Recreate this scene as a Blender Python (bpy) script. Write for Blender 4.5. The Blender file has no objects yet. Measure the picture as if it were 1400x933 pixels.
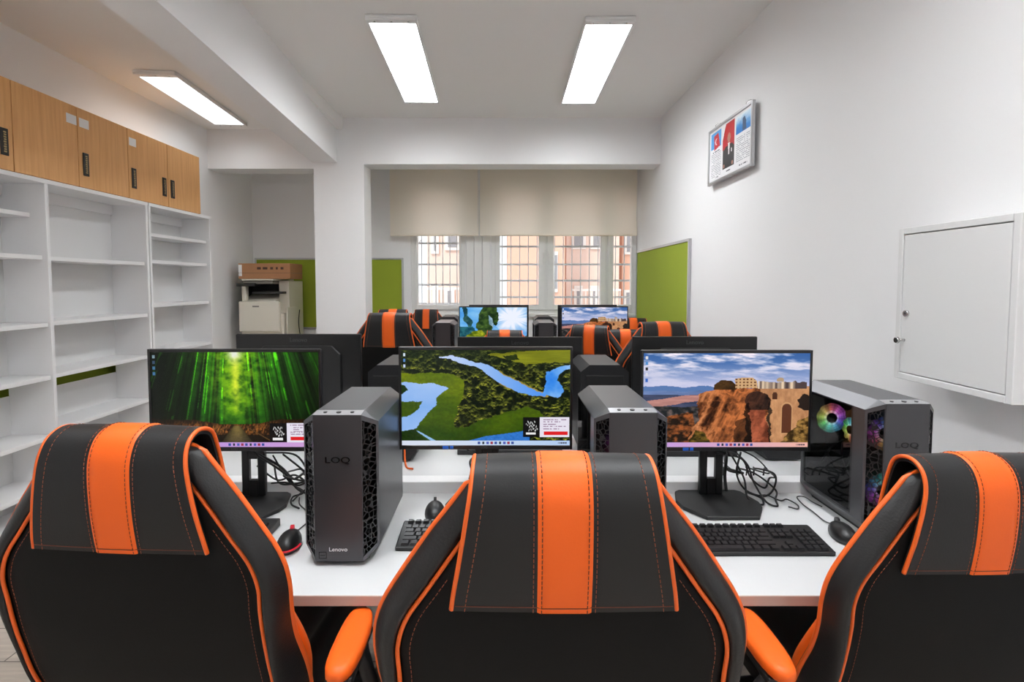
import bpy, bmesh, math, random
import numpy as np
from mathutils import Vector, Matrix

C = bpy.context.scene.collection
PI = math.pi
random.seed(4)

# ------------------------------------------------------------------ camera
F, PX, PY, PITCH = 720.0, 690.0, 425.7, math.radians(3.0)
CAMZ = 1.414
cam_d = bpy.data.cameras.new('camera')
cam = bpy.data.objects.new('camera', cam_d)
C.objects.link(cam)
cam_d.sensor_fit = 'HORIZONTAL'
cam_d.sensor_width = 36.0
cam_d.lens = F / 1400 * 36.0
cam_d.shift_x = (700 - PX) / 1400
cam_d.shift_y = -(466.5 - PY) / 1400
cam_d.clip_start = 0.02
cam.location = (0, 0, CAMZ)
cam.rotation_euler = (PI / 2 - PITCH, 0, 0)
bpy.context.scene.camera = cam


def at(px, py, D):
    """photo pixel at depth D (metres along the room) -> point in the room"""
    u, v = (px - PX) / F, (PY - py) / F
    dx, dy, dz = u, math.cos(PITCH) + v * math.sin(PITCH), v * math.cos(PITCH) - math.sin(PITCH)
    return Vector((dx * D / dy, D, CAMZ + dz * D / dy))


# ------------------------------------------------------------------ materials
def lin(c):
    return tuple((x / 12.92 if x <= .04045 else ((x + .055) / 1.055) ** 2.4) for x in c)


def hexc(r, g, b):
    return lin((r / 255, g / 255, b / 255))


def mat(name, col, rough=.5, metal=0., bump=0., bscale=60., spec=.5, var=0., vscale=8., emit=None, estr=0.):
    m = bpy.data.materials.new(name)
    m.use_nodes = True
    nt = m.node_tree
    b = nt.nodes['Principled BSDF']
    b.inputs['Base Color'].default_value = (*col, 1)
    b.inputs['Roughness'].default_value = rough
    b.inputs['Metallic'].default_value = metal
    b.inputs['Specular IOR Level'].default_value = spec
    if emit:
        b.inputs['Emission Color'].default_value = (*emit, 1)
        b.inputs['Emission Strength'].default_value = estr
    if bump or var:
        tc = nt.nodes.new('ShaderNodeTexCoord')
        if bump:
            n = nt.nodes.new('ShaderNodeTexNoise')
            n.inputs['Scale'].default_value = bscale
            n.inputs['Detail'].default_value = 3
            bp = nt.nodes.new('ShaderNodeBump')
            bp.inputs['Strength'].default_value = bump
            bp.inputs['Distance'].default_value = .004
            nt.links.new(tc.outputs['Object'], n.inputs['Vector'])
            nt.links.new(n.outputs['Fac'], bp.inputs['Height'])
            nt.links.new(bp.outputs['Normal'], b.inputs['Normal'])
        if var:
            n2 = nt.nodes.new('ShaderNodeTexNoise')
            n2.inputs['Scale'].default_value = vscale
            n2.inputs['Detail'].default_value = 4
            mr = nt.nodes.new('ShaderNodeMapRange')
            mr.inputs['To Min'].default_value = 1 - var
            mr.inputs['To Max'].default_value = 1 + var
            mx = nt.nodes.new('ShaderNodeMix')
            mx.data_type = 'RGBA'
            mx.blend_type = 'MULTIPLY'
            mx.inputs['Factor'].default_value = 1
            mx.inputs[6].default_value = (*col, 1)
            nt.links.new(tc.outputs['Object'], n2.inputs['Vector'])
            nt.links.new(n2.outputs['Fac'], mr.inputs['Value'])
            nt.links.new(mr.outputs['Result'], mx.inputs[7])
            nt.links.new(mx.outputs[2], b.inputs['Base Color'])
    return m


def wood_mat(name, c1, c2, scale=(1, 1, 1), rough=.4):
    m = bpy.data.materials.new(name)
    m.use_nodes = True
    nt = m.node_tree
    b = nt.nodes['Principled BSDF']
    b.inputs['Roughness'].default_value = rough
    tc = nt.nodes.new('ShaderNodeTexCoord')
    mp = nt.nodes.new('ShaderNodeMapping')
    mp.inputs['Scale'].default_value = scale
    n = nt.nodes.new('ShaderNodeTexNoise')
    n.inputs['Scale'].default_value = 6
    n.inputs['Detail'].default_value = 6
    n.inputs['Distortion'].default_value = .4
    cr = nt.nodes.new('ShaderNodeValToRGB')
    cr.color_ramp.elements[0].color = (*c1, 1)
    cr.color_ramp.elements[1].color = (*c2, 1)
    cr.color_ramp.elements[0].position = .3
    cr.color_ramp.elements[1].position = .7
    nt.links.new(tc.outputs['Object'], mp.inputs['Vector'])
    nt.links.new(mp.outputs['Vector'], n.inputs['Vector'])
    nt.links.new(n.outputs['Fac'], cr.inputs['Fac'])
    nt.links.new(cr.outputs['Color'], b.inputs['Base Color'])
    return m


def floor_mat():
    m = bpy.data.materials.new('laminate planks')
    m.use_nodes = True
    nt = m.node_tree
    b = nt.nodes['Principled BSDF']
    b.inputs['Roughness'].default_value = .42
    tc = nt.nodes.new('ShaderNodeTexCoord')
    br = nt.nodes.new('ShaderNodeTexBrick')
    br.inputs['Scale'].default_value = 1
    br.inputs['Brick Width'].default_value = 1.25
    br.inputs['Row Height'].default_value = .19
    br.inputs['Mortar Size'].default_value = .003
    br.inputs['Color1'].default_value = (*hexc(196, 184, 172), 1)
    br.inputs['Color2'].default_value = (*hexc(178, 166, 154), 1)
    br.inputs['Mortar'].default_value = (*hexc(105, 96, 88), 1)
    mp = nt.nodes.new('ShaderNodeMapping')
    mp.inputs['Scale'].default_value = (1.2, 14, 1)
    n = nt.nodes.new('ShaderNodeTexNoise')
    n.inputs['Scale'].default_value = 3
    n.inputs['Detail'].default_value = 7
    mr = nt.nodes.new('ShaderNodeMapRange')
    mr.inputs['From Min'].default_value = .3
    mr.inputs['From Max'].default_value = .7
    mr.inputs['To Min'].default_value = .78
    mr.inputs['To Max'].default_value = 1.1
    mx = nt.nodes.new('ShaderNodeMix')
    mx.data_type = 'RGBA'
    mx.blend_type = 'MULTIPLY'
    mx.inputs['Factor'].default_value = 1
    nt.links.new(tc.outputs['Object'], br.inputs['Vector'])
    nt.links.new(tc.outputs['Object'], mp.inputs['Vector'])
    nt.links.new(mp.outputs['Vector'], n.inputs['Vector'])
    nt.links.new(n.outputs['Fac'], mr.inputs['Value'])
    nt.links.new(br.outputs['Color'], mx.inputs[6])
    nt.links.new(mr.outputs['Result'], mx.inputs[7])
    nt.links.new(mx.outputs[2], b.inputs['Base Color'])
    return m


def attr_mat(name, emission=0., rough=.5):
    m = bpy.data.materials.new(name)
    m.use_nodes = True
    nt = m.node_tree
    b = nt.nodes['Principled BSDF']
    b.inputs['Roughness'].default_value = rough
    a = nt.nodes.new('ShaderNodeAttribute')
    a.attribute_name = 'picture'
    if emission:
        b.inputs['Base Color'].default_value = (.004, .004, .004, 1)
        nt.links.new(a.outputs['Color'], b.inputs['Emission Color'])
        b.inputs['Emission Strength'].default_value = emission
        b.inputs['Specular IOR Level'].default_value = .2
    else:
        nt.links.new(a.outputs['Color'], b.inputs['Base Color'])
    return m


def glass_mat(name, tint, refl=.10):
    m = bpy.data.materials.new(name)
    m.use_nodes = True
    nt = m.node_tree
    nt.nodes.remove(nt.nodes['Principled BSDF'])
    out = nt.nodes['Material Output']
    t = nt.nodes.new('ShaderNodeBsdfTransparent')
    t.inputs['Color'].default_value = (*tint, 1)
    g = nt.nodes.new('ShaderNodeBsdfGlossy')
    g.inputs['Roughness'].default_value = .02
    g.inputs['Color'].default_value = (.9, .9, .9, 1)
    lw = nt.nodes.new('ShaderNodeFresnel')
    geo = nt.nodes.new('ShaderNodeNewGeometry')
    ior = nt.nodes.new('ShaderNodeMath')
    ior.operation = 'MULTIPLY_ADD'
    ior.inputs[1].default_value = 1 / 1.5 - 1.5
    ior.inputs[2].default_value = 1.5
    nt.links.new(geo.outputs['Backfacing'], ior.inputs[0])
    nt.links.new(ior.outputs[0], lw.inputs['IOR'])
    mu = nt.nodes.new('ShaderNodeMath')
    mu.operation = 'MULTIPLY'
    mu.inputs[1].default_value = refl
    mi = nt.nodes.new('ShaderNodeMixShader')
    nt.links.new(lw.outputs[0], mu.inputs[0])
    nt.links.new(mu.outputs[0], mi.inputs[0])
    nt.links.new(t.outputs[0], mi.inputs[1])
    nt.links.new(g.outputs[0], mi.inputs[2])
    nt.links.new(mi.outputs[0], out.inputs['Surface'])
    return m


def vent_mat(name):
    """black moulded grille: cells open, ribs solid"""
    m = bpy.data.materials.new(name)
    m.use_nodes = True
    nt = m.node_tree
    b = nt.nodes['Principled BSDF']
    b.inputs['Base Color'].default_value = (*hexc(27, 27, 29), 1)
    b.inputs['Roughness'].default_value = .35
    out = nt.nodes['Material Output']
    tc = nt.nodes.new('ShaderNodeTexCoord')
    v = nt.nodes.new('ShaderNodeTexVoronoi')
    v.feature = 'DISTANCE_TO_EDGE'
    v.inputs['Scale'].default_value = 78
    v.inputs['Randomness'].default_value = .8
    lt = nt.nodes.new('ShaderNodeMath')
    lt.operation = 'LESS_THAN'
    lt.inputs[1].default_value = .075
    t = nt.nodes.new('ShaderNodeBsdfTransparent')
    mi = nt.nodes.new('ShaderNodeMixShader')
    nt.links.new(tc.outputs['Object'], v.inputs['Vector'])
    nt.links.new(v.outputs['Distance'], lt.inputs[0])
    nt.links.new(lt.outputs[0], mi.inputs[0])
    nt.links.new(t.outputs[0], mi.inputs[1])
    nt.links.new(b.outputs[0], mi.inputs[2])
    nt.links.new(mi.outputs[0], out.inputs['Surface'])
    return m


def blind_mat():
    m = bpy.data.materials.new('beige blind fabric')
    m.use_nodes = True
    nt = m.node_tree
    nt.nodes.remove(nt.nodes['Principled BSDF'])
    out = nt.nodes['Material Output']
    d = nt.nodes.new('ShaderNodeBsdfDiffuse')
    d.inputs['Color'].default_value = (*hexc(246, 241, 230), 1)
    t = nt.nodes.new('ShaderNodeBsdfTranslucent')
    t.inputs['Color'].default_value = (*hexc(248, 238, 222), 1)
    mi = nt.nodes.new('ShaderNodeMixShader')
    mi.inputs[0].default_value = .42
    nt.links.new(d.outputs[0], mi.inputs[1])
    nt.links.new(t.outputs[0], mi.inputs[2])
    nt.links.new(mi.outputs[0], out.inputs['Surface'])
    return m


def emit_mat(name, col, s):
    m = bpy.data.materials.new(name)
    m.use_nodes = True
    nt = m.node_tree
    nt.nodes.remove(nt.nodes['Principled BSDF'])
    e = nt.nodes.new('ShaderNodeEmission')
    e.inputs[0].default_value = (*col, 1)
    e.inputs[1].default_value = s
    nt.links.new(e.outputs[0], nt.nodes['Material Output'].inputs['Surface'])
    return m


def lamp_mat(name, s, power):
    """prismatic diffuser: brightest straight down, weaker to the sides"""
    m = bpy.data.materials.new(name)
    m.use_nodes = True
    nt = m.node_tree
    nt.nodes.remove(nt.nodes['Principled BSDF'])
    g = nt.nodes.new('ShaderNodeNewGeometry')
    d = nt.nodes.new('ShaderNodeVectorMath')
    d.operation = 'DOT_PRODUCT'
    p = nt.nodes.new('ShaderNodeMath')
    p.operation = 'POWER'
    p.inputs[1].default_value = power
    a = nt.nodes.new('ShaderNodeMath')
    a.operation = 'ABSOLUTE'
    k = nt.nodes.new('ShaderNodeMath')
    k.operation = 'MULTIPLY'
    k.inputs[1].default_value = s
    e = nt.nodes.new('ShaderNodeEmission')
    e.inputs[0].default_value = (.955, .98, 1., 1)
    nt.links.new(g.outputs['Normal'], d.inputs[0])
    nt.links.new(g.outputs['Incoming'], d.inputs[1])
    nt.links.new(d.outputs['Value'], a.inputs[0])
    nt.links.new(a.outputs[0], p.inputs[0])
    nt.links.new(p.outputs[0], k.inputs[0])
    nt.links.new(k.outputs[0], e.inputs[1])
    nt.links.new(e.outputs[0], nt.nodes['Material Output'].inputs['Surface'])
    return m


M = {}
M['wall'] = mat('white wall paint', hexc(240, 240, 241), .6, bump=.05, bscale=220)
M['ceiling'] = mat('white ceiling paint', hexc(240, 239, 237), .8, bump=.04, bscale=150)
M['floor'] = floor_mat()
M['white_board'] = mat('white melamine', hexc(236, 236, 237), .35)
M['desk_white'] = mat('white laminate', hexc(204, 205, 206), .32)
M['desk_edge'] = mat('greyish edge band', hexc(182, 160, 150), .35)
M['back_board'] = mat('thin back board', hexc(222, 222, 222), .55)
M['beech'] = wood_mat('beech veneer', hexc(212, 156, 96), hexc(226, 172, 112), (11, 11, .6), .38)
M['black_plate'] = mat('black handle plate', hexc(30, 27, 25), .35)
M['brass'] = mat('aged brass', hexc(170, 150, 110), .35, .8)
M['paper'] = mat('white paper label', hexc(240, 240, 240), .7)
M['leather'] = mat('black leatherette', hexc(26, 26, 27), .42, bump=.12, bscale=260, spec=.4)
M['leather_fine'] = mat('matt black leatherette', hexc(27, 27, 28), .46, bump=.05, bscale=300, spec=.35)
M['panel_cloth'] = mat('black rear panel cover', hexc(11, 11, 11), .62, bump=.04, bscale=300, spec=.18)
M['orange'] = mat('orange leatherette', hexc(234, 98, 24), .46, bump=.05, bscale=260, spec=.35)
M['piping'] = mat('orange piping', hexc(226, 96, 26), .45)
M['thread'] = mat('rust thread', hexc(150, 72, 36), .6)
M['dark_thread'] = mat('dark thread', hexc(96, 40, 16), .6)
M['black_plastic'] = mat('black plastic', hexc(26, 26, 27), .42)
M['satin_black'] = mat('satin black plastic', hexc(20, 20, 21), .32)
M['key_black'] = mat('black keycap plastic', hexc(30, 30, 32), .4)
M['tower'] = mat('gunmetal paint', hexc(92, 92, 95), .34, .6, bump=.02, bscale=500)
M['tower_black'] = mat('darker tower body', hexc(34, 34, 36), .42, .3)  # darker variant of the tower body colour, for towers seen from behind
M['tower_front'] = mat('brushed dark grey front', hexc(72, 72, 75), .36, .5)
M['tower_dark'] = mat('dark inner steel', hexc(14, 14, 15), .5)
M['tower_strip'] = mat('grey button strip', hexc(165, 165, 168), .35, .5)
M['logo_dark'] = mat('black logo', hexc(14, 14, 15), .25)
M['logo_light'] = mat('silver logo', hexc(225, 225, 228), .4)
M['logo_dim'] = mat('dim grey logo', hexc(64, 64, 66), .4)
M['sticker_blue'] = mat('blue sticker', hexc(30, 92, 190), .4)
M['vent'] = vent_mat('honeycomb grille')
M['case_glass'] = glass_mat('smoked case glass', (.62, .62, .63), .6)
M['window_glass'] = glass_mat('clear window glass', (.97, .98, .98), .6)
M['upvc'] = mat('white window plastic', hexc(232, 232, 230), .35)
M['sill'] = mat('white sill', hexc(224, 224, 222), .4)
M['grille_white'] = mat('white painted bar', hexc(225, 225, 228), .5)
M['blind'] = blind_mat()
M['aluminium'] = mat('brushed aluminium', hexc(200, 201, 204), .3, .8)
M['chrome'] = mat('chrome', hexc(200, 200, 200), .15, 1.)
M['felt'] = mat('green felt', hexc(150, 166, 48), .9, bump=.1, bscale=400, var=.05, vscale=3)
M['lamp_frame'] = mat('white lamp housing', hexc(236, 236, 236), .4)
M['diffuser'] = lamp_mat('lit diffuser', 34.5, 1.0)
M['diffuser_weak'] = lamp_mat('weaker lit diffuser', 9.0, 1.2)
M['metal_box'] = mat('light grey powder coat', hexc(222, 222, 222), .4)
M['gap'] = mat('dark gap', hexc(50, 50, 50), .7)
M['copier'] = mat('cream copier plastic', hexc(222, 216, 202), .45)
M['copier_dark'] = mat('dark copier plastic', hexc(38, 37, 36), .5)
M['copier_grey'] = mat('grey copier plastic', hexc(120, 116, 108), .5)
M['cardboard'] = mat('brown cardboard', hexc(168, 120, 84), .8, var=.08, vscale=12)
M['tape'] = mat('brown parcel tape', hexc(128, 92, 64), .4)
M['print'] = mat('dark print', hexc(70, 48, 36), .8)
M['screen'] = attr_mat('lit screen', 1.0, .25)
M['poster'] = attr_mat('printed poster', 0, .3)
M['fan'] = attr_mat('lit fan', 1.6, .4)
M['fan_low'] = attr_mat('faint fan', .22, .4)
M['fan_dim'] = attr_mat('dim fan', .05, .4)
M['brick'] = mat('salmon render', hexc(230, 184, 162), .9, var=.06, vscale=2)
M['brick_pale'] = mat('pale pink render', hexc(232, 208, 196), .9, var=.06, vscale=2)
M['facade_white'] = mat('white facade', hexc(240, 236, 232), .9)
M['far_window'] = mat('far window', hexc(150, 150, 155), .3)
M['bark'] = mat('grey bark', hexc(168, 152, 138), .9)
M['ground'] = mat('pale paving', hexc(200, 195, 190), .9)
M['red_glow'] = mat('red mouse light', hexc(120, 10, 20), .4, emit=hexc(220, 20, 50), estr=.6)
M['plate_light'] = mat('light grey plate', hexc(190, 190, 190), .5)


# ------------------------------------------------------------------ mesh helpers
def obj(name, bm, m, parent=None, smooth=False, loc=None, split=None):
    me = bpy.data.meshes.new(name)
    bm.normal_update()
    bm.to_mesh(me)
    bm.free()
    for x in (m if isinstance(m, (list, tuple)) else [m]):
        me.materials.append(x)
    o = bpy.data.objects.new(name, me)
    C.objects.link(o)
    if parent is not None:
        o.parent = parent
    if loc is not None:
        o.location = loc
    if smooth:
        for p in me.polygons:
            p.use_smooth = True
        if split:
            me.set_sharp_from_angle(angle=math.radians(split))
    return o


def add_box(bm, x0, x1, y0, y1, z0, z1, bev=0., seg=1, mi=0, mtx=None):
    t = bmesh.new()
    r = bmesh.ops.create_cube(t, size=1)
    bmesh.ops.scale(t, vec=(x1 - x0, y1 - y0, z1 - z0), verts=t.verts)
    bmesh.ops.translate(t, vec=((x0 + x1) / 2, (y0 + y1) / 2, (z0 + z1) / 2), verts=t.verts)
    if bev:
        bmesh.ops.bevel(t, geom=t.edges[:], offset=bev, segments=seg, profile=.5, affect='EDGES')
    if mtx is not None:
        bmesh.ops.transform(t, matrix=mtx, verts=t.verts)
    merge(bm, t, mi)


def merge(bm, t, mi=0):
    vm = {}
    for v in t.verts:
        vm[v] = bm.verts.new(v.co)
    for f in t.faces:
        try:
            nf = bm.faces.new([vm[v] for v in f.verts])
            nf.material_index = mi
            nf.smooth = f.smooth
        except ValueError:
            pass
    t.free()


def box(name, parent, m, x0, x1, y0, y1, z0, z1, bev=.0015, seg=1):
    bm = bmesh.new()
    add_box(bm, x0, x1, y0, y1, z0, z1, bev, seg)
    return obj(name, bm, m, parent)


def crom(pts, n, closed=False):
    """Catmull-Rom resampling"""
    P = [Vector(p) for p in pts]
    out = []
    L = len(P)
    segs = L if closed else L - 1
    for i in range(segs):
        if closed:
            p0, p1, p2, p3 = P[(i - 1) % L], P[i], P[(i + 1) % L], P[(i + 2) % L]
        else:
            p1, p2 = P[i], P[i + 1]
            p0 = P[i - 1] if i > 0 else p1 + (p1 - p2)
            p3 = P[i + 2] if i + 2 < L else p2 + (p2 - p1)
        for k in range(n):
            t = k / n
            out.append(.5 * ((2 * p1) + (p2 - p0) * t + (2 * p0 - 5 * p1 + 4 * p2 - p3) * t * t + (3 * p1 - p0 - 3 * p2 + p3) * t ** 3))
    if not closed:
        out.append(P[-1].copy())
    return out


def add_tube(bm, pts, r, sides=8, closed=False, caps=True, mi=0):
    P = [Vector(p) for p in pts]
    n = len(P)
    rings = []
    up = None
    for i in range(n):
        if closed:
            t = (P[(i + 1) % n] - P[i - 1])
        else:
            t = P[min(i + 1, n - 1)] - P[max(i - 1, 0)]
        if t.length < 1e-9:
            t = Vector((0, 0, 1))
        t.normalize()
        if up is None:
            up = Vector((0, 0, 1)) if abs(t.z) < .9 else Vector((1, 0, 0))
        a = up - t * up.dot(t)
        if a.length < 1e-6:
            a = t.orthogonal()
        a.normalize()
        up = a
        b = t.cross(a)
        rr = r[i] if isinstance(r, (list, tuple)) else r
        rings.append([bm.verts.new(P[i] + (a * math.cos(q) + b * math.sin(q)) * rr) for q in [2 * PI * k / sides for k in range(sides)]])
    m = n if closed else n - 1
    for i in range(m):
        A, B = rings[i], rings[(i + 1) % n]
        for k in range(sides):
            f = bm.faces.new((A[k], A[(k + 1) % sides], B[(k + 1) % sides], B[k]))
            f.smooth = True
            f.material_index = mi
    if caps and not closed:
        bm.faces.new(rings[0][::-1]).material_index = mi
        bm.faces.new(rings[-1]).material_index = mi


def tube(name, parent, m, pts, r, n=6, sides=8):
    bm = bmesh.new()
    add_tube(bm, crom(pts, n) if n > 1 else pts, r, sides)
    return obj(name, bm, m, parent)


def add_prism(bm, poly, axis, a0, a1, bev=0., mi=0):
    """extrude a 2-D outline; axis 'x': outline is (y,z); 'y': (x,z); 'z': (x,y)"""
    def P(p, a):
        return {'x': (a, p[0], p[1]), 'y': (p[0], a, p[1]), 'z': (p[0], p[1], a)}[axis]
    t = bmesh.new()
    A = [t.verts.new(P(p, a0)) for p in poly]
    B = [t.verts.new(P(p, a1)) for p in poly]
    n = len(poly)
    t.faces.new(A)
    t.faces.new(B[::-1])
    for i in range(n):
        t.faces.new((A[i], B[i], B[(i + 1) % n], A[(i + 1) % n]))
    bmesh.ops.recalc_face_normals(t, faces=t.faces)
    if bev:
        bmesh.ops.bevel(t, geom=t.edges[:], offset=bev, segments=1, profile=.5, affect='EDGES')
    merge(bm, t, mi)


def prism(name, parent, m, poly, axis, a0, a1, bev=0.):
    bm = bmesh.new()
    add_prism(bm, poly, axis, a0, a1, bev)
    return obj(name, bm, m, parent)


def add_cyl(bm, c, axis, r0, r1, h, seg=24, mi=0, smooth=True):
    c = Vector(c)
    ax = {'x': Vector((1, 0, 0)), 'y': Vector((0, 1, 0)), 'z': Vector((0, 0, 1))}[axis]
    a = ax.orthogonal().normalized()
    b = ax.cross(a)
    A = [bm.verts.new(c + (a * math.cos(2 * PI * k / seg) + b * math.sin(2 * PI * k / seg)) * r0) for k in range(seg)]
    B = [bm.verts.new(c + ax * h + (a * math.cos(2 * PI * k / seg) + b * math.sin(2 * PI * k / seg)) * r1) for k in range(seg)]
    for k in range(seg):
        f = bm.faces.new((A[k], A[(k + 1) % seg], B[(k + 1) % seg], B[k]))
        f.smooth = smooth
        f.material_index = mi
    bm.faces.new(A[::-1]).material_index = mi
    bm.faces.new(B).material_index = mi


def cyl(name, parent, m, c, axis, r, h, seg=24, r1=None):
    bm = bmesh.new()
    add_cyl(bm, c, axis, r, r if r1 is None else r1, h, seg)
    return obj(name, bm, m, parent)


def text_part(name, body, size, m, parent, loc, rot, depth=.0006, stretch=1., align='CENTER', bold=0.):
    cu = bpy.data.curves.new(name, 'FONT')
    cu.body = body
    cu.size = size
    cu.extrude = depth
    cu.align_x = align
    cu.align_y = 'CENTER'
    cu.offset = bold
    cu.resolution_u = 4
    tmp = bpy.data.objects.new(name, cu)
    C.objects.link(tmp)
    dg = bpy.context.evaluated_depsgraph_get()
    me = bpy.data.meshes.new_from_object(tmp.evaluated_get(dg))
    bpy.data.objects.remove(tmp)
    me.transform(Matrix.Diagonal((stretch, 1, 1, 1)))
    me.materials.clear()
    me.materials.append(m)
    o = bpy.data.objects.new(name, me)
    C.objects.link(o)
    o.parent = parent
    o.location = loc
    o.rotation_euler = rot
    return o


def empty(name, loc=(0, 0, 0), rotz=0., label=None, cat=None, group=None):
    o = bpy.data.objects.new(name, None)
    o.empty_display_size = .1
    C.objects.link(o)
    o.location = loc
    o.rotation_euler = (0, 0, rotz)
    tag(o, label, cat, group)
    return o


def tag(o, label=None, cat=None, group=None):
    if label:
        o['label'] = label
    if cat:
        o['category'] = cat
    if group:
        o['group'] = group
    return o


def struct(o):
    o['kind'] = 'structure'
    return o


def kids(o):
    return [c for c in bpy.data.objects if c.parent == o]


def copy_tree(o, parent=None):
    c = o.copy()
    C.objects.link(c)
    c.parent = parent
    for k in kids(o):
        copy_tree(k, c)
    return c


def picture(name, parent, m, img, w, h, origin, flip=False):
    """a w x h metre panel in the xz plane facing -y, one face per picture cell; img rows run top to bottom"""
    H, W = img.shape[:2]
    xs = np.linspace(-w / 2, w / 2, W + 1)
    zs = np.linspace(h / 2, -h / 2, H + 1)
    X, Z = np.meshgrid(xs, zs)
    co = np.stack([X, np.zeros_like(X), Z], -1).reshape(-1, 3) + np.array(origin)
    i = np.arange(H)[:, None] * (W + 1) + np.arange(W)[None, :]
    quads = np.stack([i, i + W + 1, i + W + 2, i + 1], -1).reshape(-1, 4)
    me = bpy.data.meshes.new(name)
    me.vertices.add(len(co))
    me.vertices.foreach_set('co', co.astype(np.float32).ravel())
    me.loops.add(quads.size)
    me.loops.foreach_set('vertex_index', quads.astype(np.int32).ravel())
    me.polygons.add(len(quads))
    me.polygons.foreach_set('loop_start', np.arange(0, quads.size, 4, dtype=np.int32))
    me.polygons.foreach_set('loop_total', np.full(len(quads), 4, dtype=np.int32))
    me.update(calc_edges=True)
    c = np.clip(img, 0, 1)
    c = np.where(c <= .04045, c / 12.92, ((c + .055) / 1.055) ** 2.4)
    a = me.color_attributes.new('picture', 'FLOAT_COLOR', 'CORNER')
    full = np.concatenate([c.reshape(-1, 3), np.ones((H * W, 1))], 1)
    a.data.foreach_set('color', np.repeat(full, 4, axis=0).astype(np.float32).ravel())
    me.materials.append(m)
    o = bpy.data.objects.new(name, me)
    C.objects.link(o)
    o.parent = parent
    return o


# ------------------------------------------------------------------ screen pictures (numpy)
rng = np.random.default_rng(7)


def vnoise(x, y, seed=0):
    r = np.random.default_rng(seed)
    T = r.random((256, 256))
    xi, yi = np.floor(x).astype(int), np.floor(y).astype(int)
    fx, fy = x - xi, y - yi
    fx, fy = fx * fx * (3 - 2 * fx), fy * fy * (3 - 2 * fy)
    g = lambda a, b: T[b & 255, a & 255]
    return (g(xi, yi) * (1 - fx) + g(xi + 1, yi) * fx) * (1 - fy) + (g(xi, yi + 1) * (1 - fx) + g(xi + 1, yi + 1) * fx) * fy


def fbm(x, y, seed=0, o=4):
    s, a, t = 0, .5, 0
    for k in range(o):
        s = s + a * vnoise(x * 2 ** k, y * 2 ** k, seed + k)
        t += a
        a *= .55
    return s / t


def inpoly(u, v, poly):
    r = np.zeros(u.shape, bool)
    n = len(poly)
    for i in range(n):
        x0, y0 = poly[i]
        x1, y1 = poly[(i + 1) % n]
        if y0 == y1:
            continue
        r ^= ((y0 > v) != (y1 > v)) & (u < (x1 - x0) * (v - y0) / (y1 - y0) + x0)
    return r


def mixc(a, b, t):
    a, b = np.asarray(a, float), np.asarray(b, float)
    t = np.asarray(t)[..., None]
    return a * (1 - t) + b * t


def grid_uv(W, H):
    u, v = np.meshgrid((np.arange(W) + .5) / W, (np.arange(H) + .5) / H)
    return u, v


def ss(a, b, x):
    t = np.clip((x - a) / (b - a), 0, 1)
    return t * t * (3 - 2 * t)


def taskbar(img, u, v, c1, c2):
    m = v > .952
    img[m] = mixc(c1, c2, np.clip(u * 1.3 - .2, 0, 1))[m]
    for k in range(9):
        a = .46 + k * .025
        q = m & (abs(u - a) < .007) & (abs(v - .976) < .011)
        img[q] = [(.2, .3, .6), (.15, .2, .25), (.3, .35, .7), (.6, .2, .3)][k % 4]
    q = m & (u > .93) & (u < .985) & (abs(v - .976) < .009) & (((u * 260).astype(int)) % 3 > 0)
    img[q] = (.2, .2, .28)


def icons(img, u, v, cols, x0=.011, x1=.027):
    for k, c in enumerate(cols):
        y = .03 + k * .06
        q = (u > x0) & (u < x1) & (v > y) & (v < y + .034)
        img[q] = c


def cards(img, u, v, x0, x1, x2, y0, y1):
    q = (u > x0) & (u < x1) & (v > y0) & (v < y1)
    img[q] = (.05, .05, .05)
    for k in range(3):
        yy = y0 + (y1 - y0) * (.28 + .17 * k)
        s = q & (abs(v - yy + .012 * np.sin(u * 320 + k)) < .008) & (u > x0 + .018 + .008 * k) & (u < x1 - .028 + .008 * k) & ((u * 230 + k).astype(int) % 3 > 0)
        img[s] = (.8, .8, .8)
    s = q & (abs(v - (y0 + (y1 - y0) * .82)) < .012) & (u > x0 + .018) & (u < x1 - .025)
    img[s] = (.9, .9, .9)
    q = (u > x1) & (u < x2) & (v > y0) & (v < y1)
    img[q] = (.90, .88, .93)
    for k in range(5):
        yy = y0 + (y1 - y0) * (.12 + .115 * k)
        s = q & (abs(v - yy) < .006) & (u > x1 + .02) & (u < x2 - (.02 + .03 * (k % 3))) & (vnoise(u * 150, v * 40, 5) > .35)
        img[s] = (.62, .52, .62)
    s = q & (abs(v - (y0 + (y1 - y0) * .8)) < .02) & (u > x1 + .022) & (u < x2 - .01)
    img[s] = (.86, .12, .14)


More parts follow.
